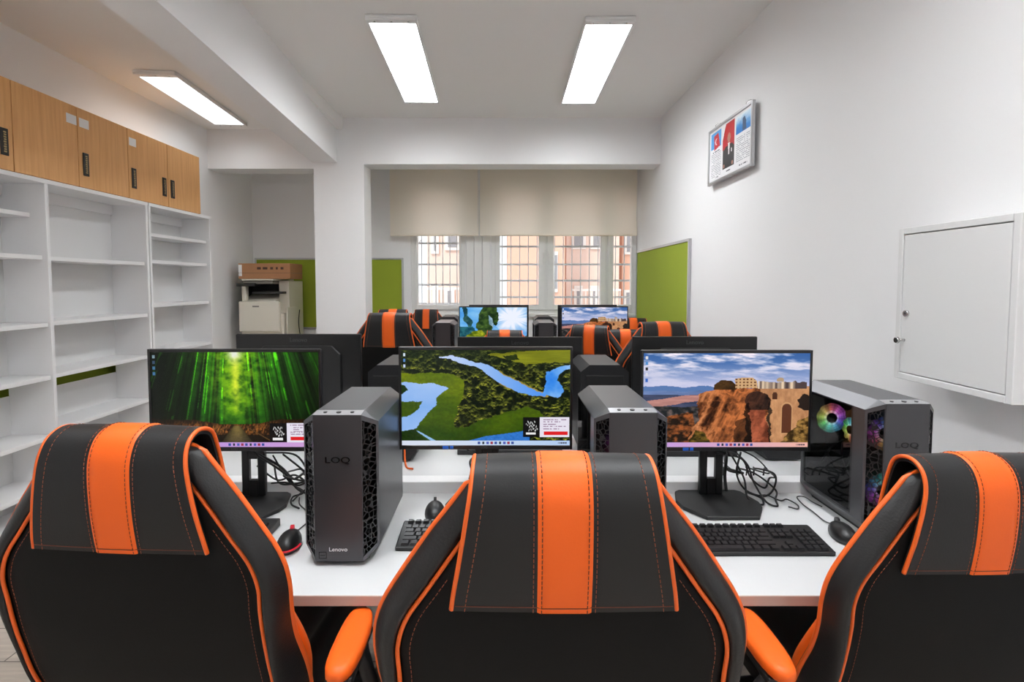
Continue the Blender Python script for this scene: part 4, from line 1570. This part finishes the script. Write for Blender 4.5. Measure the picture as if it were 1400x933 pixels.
    # feet
    for sx in (-1, 1):
        bm = bmesh.new()
        add_prism(bm, [(y0 + .04, 0), (yb_ - .02, 0), (yb_ - .008, z0 + .002), (y0 + .05, z0 + .002)], 'x', sx * .05 - .012, sx * .05 + .012)
        obj('foot_rail', bm, M['black_plastic'], r)
    return r


def tw_at(pxc, Dfront, label, lit=False, rotz=0., group='computer towers', flip=False, detail=True, dx=0.):
    x = at(pxc, 600, Dfront).x + dx
    y = Dfront + TD / 2
    return tower(label, (x, y, DT), rotz, lit, group, detail)


tw_at(461, 1.222, 'grey computer tower between the bamboo and river valley monitors')
tw_at(866, 1.245, 'grey computer tower between the river valley and cliff-top monitors')
tw_at(1240, 1.335, 'grey computer tower with rainbow fans behind glass, beside the wall', True)


def tw_back(pxc, Drear, label, cord=None):
    x = at(pxc, 520, Drear).x
    t = tower(label, (x, Drear + TD / 2, DT), PI, False, 'computer towers seen from behind', False, 'tower_black')
    if cord:
        tube('cable', t, M['piping'], cord, .0035, 6, 6)
    return t


tw_back(536, 1.955, 'dark tower seen from behind, beside the river valley screen', [(-.045, TD / 2 + .004, .14), (-.05, TD / 2 + .03, .08), (-.06, TD / 2 + .06, .008), (-.09, TD / 2 + .09, .006)])
tw_back(827, 1.955, 'dark tower seen from behind, above the grey tower and black cables')
tw_back(1076, 1.965, 'dark tower seen from behind, mostly hidden by the cliff-top monitor')
tw_at(606.5, 4.14, 'distant grey tower beside the green peaks screen', detail=False)
tw_at(746, 4.14, 'distant grey tower between the two distant screens', detail=False)
tw_back(613, 4.82, 'far tower back peeking over the tower beside the green peaks screen')
tw_back(744, 4.82, 'far tower back peeking over the tower between distant screens')


# ------------------------------------------------------------------ keyboards and mice
def keyboard(label, loc, rotz=0., cx_=-.11, group='black keyboards'):
    r = empty('keyboard', loc, rotz, label, 'keyboard', group)
    w, d = .412, .126
    bm = bmesh.new()
    add_prism(bm, [(-d / 2, 0), (d / 2, 0), (d / 2, .022), (d / 2 - .012, .023), (-d / 2, .011)], 'x', -w / 2, w / 2, .002)
    obj('keyboard_body', bm, M['black_plastic'], r)
    bm = bmesh.new()
    pitch = .0177
    def keyz(y):
        return .0118 + (y + d / 2) * .106
    def key(x, y, kw, kd=.0165):
        z = keyz(y)
        t = bmesh.new()
        vs = []
        for (s, zz) in ((1, 0), (.80, .006)):
            vs.append([t.verts.new((x + sx * kw / 2 * (s if kw < .03 else 1 - .0035 / kw), y + sy * kd / 2 * s, z + zz + sy * kd / 2 * s * .106)) for sx, sy in ((-1, -1), (1, -1), (1, 1), (-1, 1))])
        t.faces.new(vs[1])
        for k in range(4):
            t.faces.new((vs[0][k], vs[0][(k + 1) % 4], vs[1][(k + 1) % 4], vs[1][k]))
        merge(bm, t)
    x0 = -w / 2 + .012
    y_rows = [-.0505 + k * pitch for k in range(5)]
    for ri, y in enumerate(y_rows):
        if ri == 0:
            x = x0
            for kw in (1.25, 1.25, 1.25, 6.2, 1.25, 1.25, 1.25, 1.25):
                key(x + kw * pitch / 2, y, kw * pitch - .002)
                x += kw * pitch
        else:
            first = (None, 2.2, 1.75, 1.5, 1.0)[ri]
            key(x0 + first * pitch / 2, y, first * pitch - .002)
            x = x0 + first * pitch
            nk = (None, 10, 11, 12, 13)[ri]
            for k in range(nk):
                key(x + pitch / 2, y, pitch - .002)
                x += pitch
            rest = x0 + 14.95 * pitch - x
            key(x + rest / 2, y, rest - .002)
    for k in range(13):
        key(x0 + pitch / 2 + k * pitch * 1.16, .0485, pitch - .002, .011)
    xn = x0 + 15.4 * pitch
    for k in range(3):
        for ri in (3, 4):
            key(xn + pitch * (k + .5), y_rows[ri], pitch - .002)
        key(xn + pitch * (k + .5), y_rows[0], pitch - .002)
        key(xn + pitch * (k + .5), .0485, pitch - .002, .011)
    key(xn + pitch * 1.5, y_rows[1], pitch - .002)
    xp = xn + 3.35 * pitch
    for ri in range(5):
        for k in range(4):
            if xp + pitch * (k + 1) < w / 2 - .004:
                key(xp + pitch * (k + .5), y_rows[ri], pitch - .002)
    bmesh.ops.recalc_face_normals(bm, faces=bm.faces)
    obj('key_field', bm, M['key_black'], r)
    tube('cord', r, M['black_plastic'], [(cx_, d / 2 - .003, .012), (cx_, d / 2 + .02, .005), (cx_ - .008, d / 2 + .06, .003), (cx_ - .01, d / 2 + .20, .003)], .0018, 6, 6)
    return r


keyboard('keyboard in front of the cliff-top monitor', (.613, 1.33, DT))
keyboard('keyboard reaching out behind the middle chair, beside a grey tower', (-.07, 1.355, DT), 0, .155)
keyboard('keyboard half hidden under the bamboo monitor, behind a chair', (-.83, 1.37, DT), 0, -.20)
keyboard('keyboard on the second desk, glimpsed under the river valley monitor', (.02, 2.10, DT), PI)
keyboard('keyboard on the second desk, glimpsed under the cliff-top monitor', (.70, 2.08, DT), PI)


def mouse(label, loc, rotz, glow=False, cord=None):
    r = empty('mouse', loc, rotz, label, 'mouse')
    bm = bmesh.new()
    bmesh.ops.create_uvsphere(bm, u_segments=24, v_segments=14, radius=1)
    for v in bm.verts:
        x, y, z = v.co
        taper = 1 - .12 * y
        v.co = Vector((x * .029 * taper, y * .052, max(z, -.25) * .030 * (1 - .12 * y) + .0095))
    for f in bm.faces:
        f.smooth = True
    obj('mouse_body', bm, M['black_plastic'], r)
    cyl('scroll_wheel', r, M['red_glow'] if glow else M['satin_black'], (-.004, .028, .033), 'x', .009, .008, 16)
    if glow:
        bm = bmesh.new()
        add_tube(bm, [(.031 * math.cos(a), .054 * math.sin(a), .011) for a in np.linspace(-2.8, -.3, 18)], .0025, 6)
        obj('light_strip', bm, M['red_glow'], r)
    if cord:
        tube('cord', r, M['black_plastic'], cord, .0018, 8, 6)
    return r


mouse('black mouse between keyboard and glass-sided tower', (.895, 1.365, DT), -.15, False,
      [(0, .050, .012), (-.006, .09, .004), (-.012, .15, .004), (-.02, .20, .004), (-.018, .25, .006), (.005, .255, .006), (.015, .22, .005), (.03, .19, .004)])
mouse('black mouse with red glow beside a grey tower', (-.552, 1.32, DT), .15, True, [(0, .052, .012), (.005, .09, .003), (.02, .14, .003), (.025, .19, .003)])
mouse('black mouse glimpsed behind the middle chair back', (-.203, 1.50, DT), .1, False, None)


# ------------------------------------------------------------------ gaming chairs
def table(tab):
    zs = [t[0] for t in tab]
    ws = [t[1] for t in tab]
    def f(z):
        if z <= zs[0]:
            return ws[0]
        if z >= zs[-1]:
            return ws[-1]
        i = max(k for k in range(len(zs)) if zs[k] <= z)
        i = min(i, len(zs) - 2)
        p0 = ws[max(i - 1, 0)]
        p1, p2 = ws[i], ws[i + 1]
        p3 = ws[min(i + 2, len(ws) - 1)]
        z0_, z3_ = zs[max(i - 1, 0)], zs[min(i + 2, len(zs) - 1)]
        h = zs[i + 1] - zs[i]
        m1 = (p2 - p0) / max(zs[i + 1] - z0_, 1e-6)
        m2 = (p3 - p1) / max(z3_ - zs[i], 1e-6)
        t = (z - zs[i]) / h
        return (2 * t ** 3 - 3 * t * t + 1) * p1 + (t ** 3 - 2 * t * t + t) * h * m1 + (-2 * t ** 3 + 3 * t * t) * p2 + (t ** 3 - t * t) * h * m2
    return f


Wf = table([(.50, .238), (.58, .252), (.657, .262), (.75, .266), (.846, .275), (.88, .2765), (.912, .2735), (.936, .2665), (.957, .2565), (.98, .2425), (1.054, .193), (1.10, .158), (1.132, .135), (1.16, .118)])
If = table([(.50, .19), (.58, .21), (.657, .234), (.75, .236), (.846, .236), (.893, .237), (.936, .224), (.98, .194), (1.054, .142), (1.10, .107), (1.16, .078)])
Ef = table([(.50, .055), (.60, .050), (.69, .036), (.78, .012), (.85, .0), (1.2, .0)])
Kf = table([(.50, .9), (.80, .9), (.90, .85), (1.0, .75), (1.10, .6), (1.16, .5)])
Bf = table([(.50, .0), (.60, .008), (.68, .016), (.75, .016), (.80, .009), (.84, .0), (1.2, .0)])
Yf = table([(.50, .115), (.58, .088), (.657, .060), (.72, .041), (.80, .021), (.89, .007), (.96, .002), (1.06, .0), (1.2, 0.)])
YO = -.45


def yb(z):
    return Yf(z) + YO


def ring(z):
    W, I, k, y = Wf(z), If(z), Kf(z), yb(z)
    d = W - I
    b, e = Bf(z), Ef(z)
    half = [(0, y - .006), (.5 * I, y - .005), (.9 * I, y - .001), (I, y + .005), (I + .22 * d, y - .008 * k), (I + .55 * d, y - .004 * k + .3 * e), (I + .85 * d, y + .016 * k + .8 * e), (W, y + .038 * k + e),
            (W - .014 * k + b, y + .056 * k + e), (W - .040 * k + 1.6 * b, y + .080 * k + e), (W - .062 + b, y + .094 * k + .8 * e), (max(W - .09, .5 * W), y + .094 * k), (.55 * I, y + .082 * k), (0, y + .078 * k)]
    full = [(x, yy, z) for x, yy in half] + [(-x, yy, z) for x, yy in half[-2:0:-1]]
    return crom(full, 3, True)


def band_path():
    pts = [(yb(.958) - .014, .958, .157), (yb(.985) - .018, .985, .153), (yb(1.03) - .023, 1.03, .145), (yb(1.085) - .025, 1.085, .136), (yb(1.125) - .021, 1.125, .130), (YO - .005, 1.154, .127),
           (YO + .026, 1.166, .126), (YO + .060, 1.154, .127), (yb(1.12) + .076, 1.115, .129), (yb(1.05) + .084, 1.05, .136), (yb(.98) + .090, .98, .145), (yb(.95) + .092, .95, .148)]
    return crom(pts, 6)


BP = band_path()


def band_frame(i):
    p = BP[i]
    a, b = BP[max(i - 1, 0)], BP[min(i + 1, len(BP) - 1)]
    t = Vector((0, b.x - a.x, b.y - a.y)).normalized()
    n = Vector((0, -t.z, t.y))       # outward: -y on the rear run
    return Vector((0, p.x, p.y)), n, p.z


def band_pt(i, x, off):
    c, n, w = band_frame(i)
    crown = .0025 * (1 - min(1, (x / w)) ** 2)
    return Vector((x, 0, 0)) + c + n * (off + crown)


def dashes(bm, pts, r, on=2, skip=1, sides=4):
    i = 0
    while i + on < len(pts):
        add_tube(bm, pts[i:i + on + 1], r, sides)
        i += on + skip


def resample(pts, step):
    out = [pts[0]]
    acc = 0
    for a, b in zip(pts[:-1], pts[1:]):
        L = (b - a).length
        if L < 1e-9:
            continue
        t = step - acc
        while t <= L:
            out.append(a + (b - a) * (t / L))
            t += step
        acc = L - (t - step)
    return out


def make_chair(arms=True):
    r = empty('gaming_chair')
    # back
    bm = bmesh.new()
    zs = list(np.linspace(.50, 1.128, 46))
    rings = []
    for z in zs:
        rings.append([bm.verts.new(p) for p in ring(z)])
    # rounded top and bottom
    top = ring(1.128)
    cy_ = sum(p.y for p in top) / len(top)
    for s, dzz in ((.93, .006), (.78, .010), (.5, .012)):
        rings.append([bm.verts.new(Vector((p.x * s, cy_ + (p.y - cy_) * s, 1.128 + dzz))) for p in top])
    n = len(rings[0])
    hi = n // 2
    for j in range(len(rings) - 1):
        for i in range(n):
            f = bm.faces.new((rings[j][i], rings[j][(i + 1) % n], rings[j + 1][(i + 1) % n], rings[j + 1][i]))
            f.smooth = True
            k = i if i < hi else n - 1 - i
            z = rings[j][i].co.z
            if 22 <= k <= 33 and z < .83:
                f.material_index = 1
            elif k < 9:
                f.material_index = 2
    bm.faces.new(rings[0][::-1])
    bm.faces.new(rings[-1])
    bmesh.ops.recalc_face_normals(bm, faces=bm.faces)
    obj('backrest', bm, [M['leather'], M['orange'], M['panel_cloth']], r)
    zz = list(np.linspace(.505, 1.12, 60))
    bm = bmesh.new()
    for s in (-1, 1):
        add_tube(bm, [(s * If(z), yb(z) - .0005, z) for z in zz], .0034, 8)
    obj('seam_piping', bm, M['piping'], r)
    zz = list(np.linspace(.505, 1.126, 60))
    L = [Vector((-Wf(z), yb(z) + .038 * Kf(z) + Ef(z), z)) for z in zz]
    R = [Vector((Wf(z), yb(z) + .038 * Kf(z) + Ef(z), z)) for z in zz]
    T = [Vector((x, yb(1.13) + .022, 1.137 + .003 * (1 - (x / .11) ** 2))) for x in np.linspace(-.115, .115, 7)]
    bm = bmesh.new()
    add_tube(bm, L + T + R[::-1], .0048, 8)
    obj('edge_piping', bm, M['piping'], r)
    # headrest cover: a padded band strapped over the top
    bm = bmesh.new()
    nb = len(BP)
    xs = [-1, -.985, -.93, -.8, -.6, -.4, -.2, 0, .2, .4, .6, .8, .93, .985, 1]
    outer, inner = [], []
    for i in range(nb):
        w = BP[i].z
        outer.append([bm.verts.new(band_pt(i, x * w, -.004 if abs(x) == 1 else 0)) for x in xs])
        inner.append([bm.verts.new(band_pt(i, x * w, -.012)) for x in xs])
    m = len(xs)
    for i in range(nb - 1):
        for k in range(m - 1):
            bm.faces.new((outer[i][k], outer[i][k + 1], outer[i + 1][k + 1], outer[i + 1][k]))
            bm.faces.new((inner[i][k], inner[i + 1][k], inner[i + 1][k + 1], inner[i][k + 1]))
        bm.faces.new((outer[i][0], outer[i + 1][0], inner[i + 1][0], inner[i][0]))
        bm.faces.new((outer[i][-1], inner[i][-1], inner[i + 1][-1], outer[i + 1][-1]))
    for i in (0, nb - 1):
        for k in range(m - 1):
            bm.faces.new((outer[i][k], inner[i][k], inner[i][k + 1], outer[i][k + 1]))
    bmesh.ops.recalc_face_normals(bm, faces=bm.faces)
    for f in bm.faces:
        f.smooth = True
    hc = obj('headrest_cover', bm, M['leather_fine'], r)
    hc.data.set_sharp_from_angle(angle=math.radians(50))
    # orange stripe
    bm = bmesh.new()
    hs = .0378
    o, ii = [], []
    for i in range(nb):
        o.append([bm.verts.new(band_pt(i, x * hs, .0022 - (.002 if abs(x) > .95 else 0))) for x in (-1, -.9, -.5, 0, .5, .9, 1)])
    for i in range(nb - 1):
        for k in range(6):
            bm.faces.new((o[i][k], o[i][k + 1], o[i + 1][k + 1], o[i + 1][k])).smooth = True
    obj('headrest_stripe', bm, M['orange'], hc)
    for s in (-1, 1):
        bm = bmesh.new()
        add_tube(bm, [band_pt(i, s * BP[i].z * 1.004, -.003) for i in range(nb)], .0038, 8)
        obj('headrest_piping', bm, M['piping'], hc)
    # hem line and stitches
    for s in (-1, 1):
        for off in (lambda w: w - .018, lambda w: hs + .0055):
            bm = bmesh.new()
            dashes(bm, resample([band_pt(i, s * off(BP[i].z), .0003) for i in range(nb)], .0026), .0006, 2, 1)
            obj('stitching', bm, M['thread'], hc)
        bm = bmesh.new()
        dashes(bm, resample([Vector((s * (If(z) - .018), yb(z) - .0028, z)) for z in np.linspace(.52, 1.0, 80)], .0026), .0005, 2, 1)
        obj('stitching', bm, M['thread'], r)
        bm = bmesh.new()
        dashes(bm, resample([band_pt(i, s * (hs - .006), .0026) for i in range(nb)], .0026), .0007, 2, 1)
        obj('stripe_stitching', bm, M['dark_thread'], hc)
    bm = bmesh.new()
    add_tube(bm, [band_pt(2, x, .0004 if abs(x) > hs else .0026) for x in np.linspace(-.152, .152, 41)], .0008, 4)
    obj('hem_seam', bm, M['dark_thread'], hc)
    # seat
    bm = bmesh.new()
    nx, ny = 22, 18
    def seat_h(x, y):
        u_, v_ = abs(x) / .22, (y + .22) / .39
        e = (1 - max(0, (u_ - .82) / .18) ** 2) ** .5 if u_ < 1 else 0
        f = 1 - max(0, (v_ - .85) / .15) ** 2 * .6
        bol = .035 * math.exp(-((u_ - .85) / .14) ** 2)
        return (.455 + (.075 * f * max(e, .15) + bol * max(e, .3)))
    G = [[bm.verts.new((x, y, seat_h(x, y))) for x in np.linspace(-.22, .22, nx)] for y in np.linspace(-.24, .17, ny)]
    Bt = [[bm.verts.new((x * .96, y, .435)) for x in np.linspace(-.22, .22, nx)] for y in np.linspace(-.24, .17, ny)]
    for j in range(ny - 1):
        for i in range(nx - 1):
            f = bm.faces.new((G[j][i], G[j][i + 1], G[j + 1][i + 1], G[j + 1][i]))
            f.smooth = True
            bm.faces.new((Bt[j][i], Bt[j + 1][i], Bt[j + 1][i + 1], Bt[j][i + 1]))
        for i in (0, nx - 1):
            f = bm.faces.new((G[j][i], G[j + 1][i], Bt[j + 1][i], Bt[j][i]))
            f.material_index = 0
    for i in range(nx - 1):
        bm.faces.new((G[0][i], G[0][i + 1], Bt[0][i + 1], Bt[0][i]))
        bm.faces.new((G[-1][i], G[-1][i + 1], Bt[-1][i + 1], Bt[-1][i]))
    bmesh.ops.recalc_face_normals(bm, faces=bm.faces)
    obj('seat', bm, [M['leather'], M['orange']], r)
    # recline brackets
    for s in (-1, 1):
        bm = bmesh.new()
        add_prism(bm, [(-.30, .46), (-.20, .43), (-.12, .43), (-.20, .50), (-.26, .60), (-.30, .60)], 'x', s * .205 - .012, s * .205 + .012, .003)
        obj('recline_bracket', bm, M['black_plastic'], r)
    # arms
    for s in ((-1, 1) if arms else ()):
        ax = .392 if s < 0 else .432
        bm = bmesh.new()
        prof = []
        for k in range(24):
            a = 2 * PI * k / 24
            prof.append((abs(math.cos(a)) ** .6 * math.copysign(1, math.cos(a)) * .031, abs(math.sin(a)) ** .75 * math.copysign(1, math.sin(a)) * .10))
        rows = []
        for (sc_x, sc_y, z) in ((.80, .93, .684), (1.0, 1.0, .690), (1.0, 1.0, .702), (.90, .965, .709), (.6, .86, .7125), (.2, .5, .7135)):
            rows.append([bm.verts.new((s * ax + p[0] * sc_x, -.155 + p[1] * sc_y, z)) for p in prof])
        for a, b in zip(rows[:-1], rows[1:]):
            for i in range(24):
                bm.faces.new((a[i], a[(i + 1) % 24], b[(i + 1) % 24], b[i])).smooth = True
        bm.faces.new(rows[0][::-1])
        bm.faces.new(rows[-1])
        ar = obj('armrest', bm, M['orange'], r)
        bm = bmesh.new()
        add_box(bm, s * ax - .026, s * ax + .026, -.238, -.075, .664, .6835, .006, 2)
        add_tube(bm, crom([(s * ax, -.21, .672), (s * .385, -.20, .60), (s * .355, -.13, .47), (s * .30, -.10, .43), (s * .2, -.08, .425)], 6), .018, 10)
        add_tube(bm, crom([(s * ax, -.09, .672), (s * .385, -.08, .60), (s * .35, -.06, .47), (s * .30, -.05, .43), (s * .2, -.04, .425)], 6), .016, 10)
        obj('arm_bracket', bm, M['black_plastic'], ar)
    # base
    bm = bmesh.new()
    add_cyl(bm, (0, 0, .12), 'z', .026, .026, .20, 20)
    add_cyl(bm, (0, 0, .27), 'z', .018, .018, .145, 20)
    obj('gas_lift', bm, M['black_plastic'], r)
    box('tilt_plate', r, M['black_plastic'], -.11, .11, -.12, .12, .405, .434, .006)
    for k in range(5):
        a = 2 * PI * k / 5 + .3
        d = Vector((math.cos(a), math.sin(a), 0))
        bm = bmesh.new()
        add_tube(bm, [Vector((0, 0, .125)) + d * .02, Vector((0, 0, .115)) + d * .17, Vector((0, 0, .085)) + d * .24], [.032, .026, .018], 8)
        lg = obj('base_leg', bm, M['black_plastic'], r)
        bm = bmesh.new()
        q = d.cross(Vector((0, 0, 1)))
        c0 = d * .245 + Vector((0, 0, .03))
        for s in (-1, 1):
            t = bmesh.new()
            add_cyl(t, (0, 0, 0), 'x', .029, .029, .014, 16)
            mtx = Matrix.Translation(c0 + q * (s * .012)) @ Matrix(((q.x * s, d.x, 0, 0), (q.y * s, d.y, 0, 0), (0, 0, 1, 0), (0, 0, 0, 1)))
            bmesh.ops.transform(t, matrix=mtx, verts=t.verts)
            merge(bm, t)
        add_box(bm, c0.x - .008, c0.x + .008, c0.y - .008, c0.y + .008, .04, .085)
        obj('caster', bm, M['satin_black'], lg)
    return r


LOW = ('gas_lift', 'base_leg')
chair0 = make_chair()
chair_noarm = None
GRP = 'black and orange gaming chairs'


def place_chair(label, x, ytop, rotz=0., dz=0., first=False, noarm=False, px=None):
    """x, ytop: where the top of the headrest's rear stands"""
    o = chair0 if first else copy_tree(chair0)
    c, s = math.cos(rotz), math.sin(rotz)
    # local point (0, YO) must land on (x, ytop)
    o.location = (x + s * YO, ytop - c * YO, 0)
    o.rotation_euler = (0, 0, rotz)
    tag(o, label, 'chair', GRP)
    for k in kids(o):
        if dz and not k.name.startswith(LOW):
            k.location.z += dz
    if noarm:
        for k in kids(o):
            if k.name.startswith('armrest'):
                for q in kids(k):
                    bpy.data.objects.remove(q)
                bpy.data.objects.remove(k)
    return o


def top_at(px, py, D):
    p = at(px, py, D)
    return p.x, p.z - 1.166


R = math.radians
x, dz = top_at(771, 632, .725)
place_chair('chair backing the camera in front of the river valley monitor', x, .725, 0, dz, True)
x, dz = top_at(163, 588, .895)
place_chair('chair backing the camera in front of the bamboo monitor', x, .895, R(-4), dz)
x, dz = top_at(1350, 628, .955)
place_chair('chair backing the camera, cropped by the frame beside the glass-sided tower', x, .955, R(2), dz)
x, dz = top_at(532, 428, 3.20)
place_chair('tall distant chair back in front of the white column and green board', x, 3.20, R(-3), dz)
x, dz = top_at(806, 445, 3.72)
place_chair('distant chair back turned slightly, in front of the far cliff-top screen', x, 3.72, R(-20), dz, noarm=True)
x, dz = top_at(907, 440.5, 3.02)
place_chair('distant chair back in front of the green board on the poster wall', x, 3.02, R(5), dz, noarm=True)
x, dz = top_at(690, 452, 3.86)
place_chair('distant chair top in front of the green peaks screen', x, 3.86, 0, dz, noarm=True)
x, dz = top_at(855, 451, 3.84)
place_chair('distant chair wedged between two chairs near the far cliff-top screen', x, 3.84, R(-4), dz, noarm=True)
x, dz = top_at(582, 423.5, 5.98)
place_chair('farthest chair facing the camera under the single barred window', x, 6.07, R(180), dz, noarm=True)
x, dz = top_at(536, 423.5, 4.87)
place_chair('far chair facing the camera against the green board, peeking over a nearer chair', x, 4.95, R(180), dz, noarm=True)
x, dz = top_at(877, 435.5, 5.1)
place_chair('farthest chair facing the camera at the corner by the green board', 1.25, 5.17, R(180), dz, noarm=True)

# ------------------------------------------------------------------ light
w = bpy.data.worlds.new('World')
bpy.context.scene.world = w
w.use_nodes = True
bg = w.node_tree.nodes['Background']
bg.inputs[0].default_value = (.93, .96, 1., 1)
bg.inputs[1].default_value = 1.5
sun_d = bpy.data.lights.new('sun', 'SUN')
sun_d.energy = 2.1
sun_d.angle = math.radians(6)
sun_d.color = (1., .95, .88)
sun = bpy.data.objects.new('sun', sun_d)
C.objects.link(sun)
sun.rotation_euler = (R(48), 0, R(-20))

sc = bpy.context.scene
sc.view_settings.view_transform = 'Standard'
sc.view_settings.look = 'None'
sc.view_settings.gamma = 1
sc.view_settings.exposure = 0
sc.view_settings.use_curve_mapping = False
sc.cycles.use_denoising = True
sc.cycles.max_bounces = 12
sc.cycles.diffuse_bounces = 6
sc.cycles.glossy_bounces = 4
sc.cycles.transparent_max_bounces = 16
sc.cycles.sample_clamp_indirect = 8
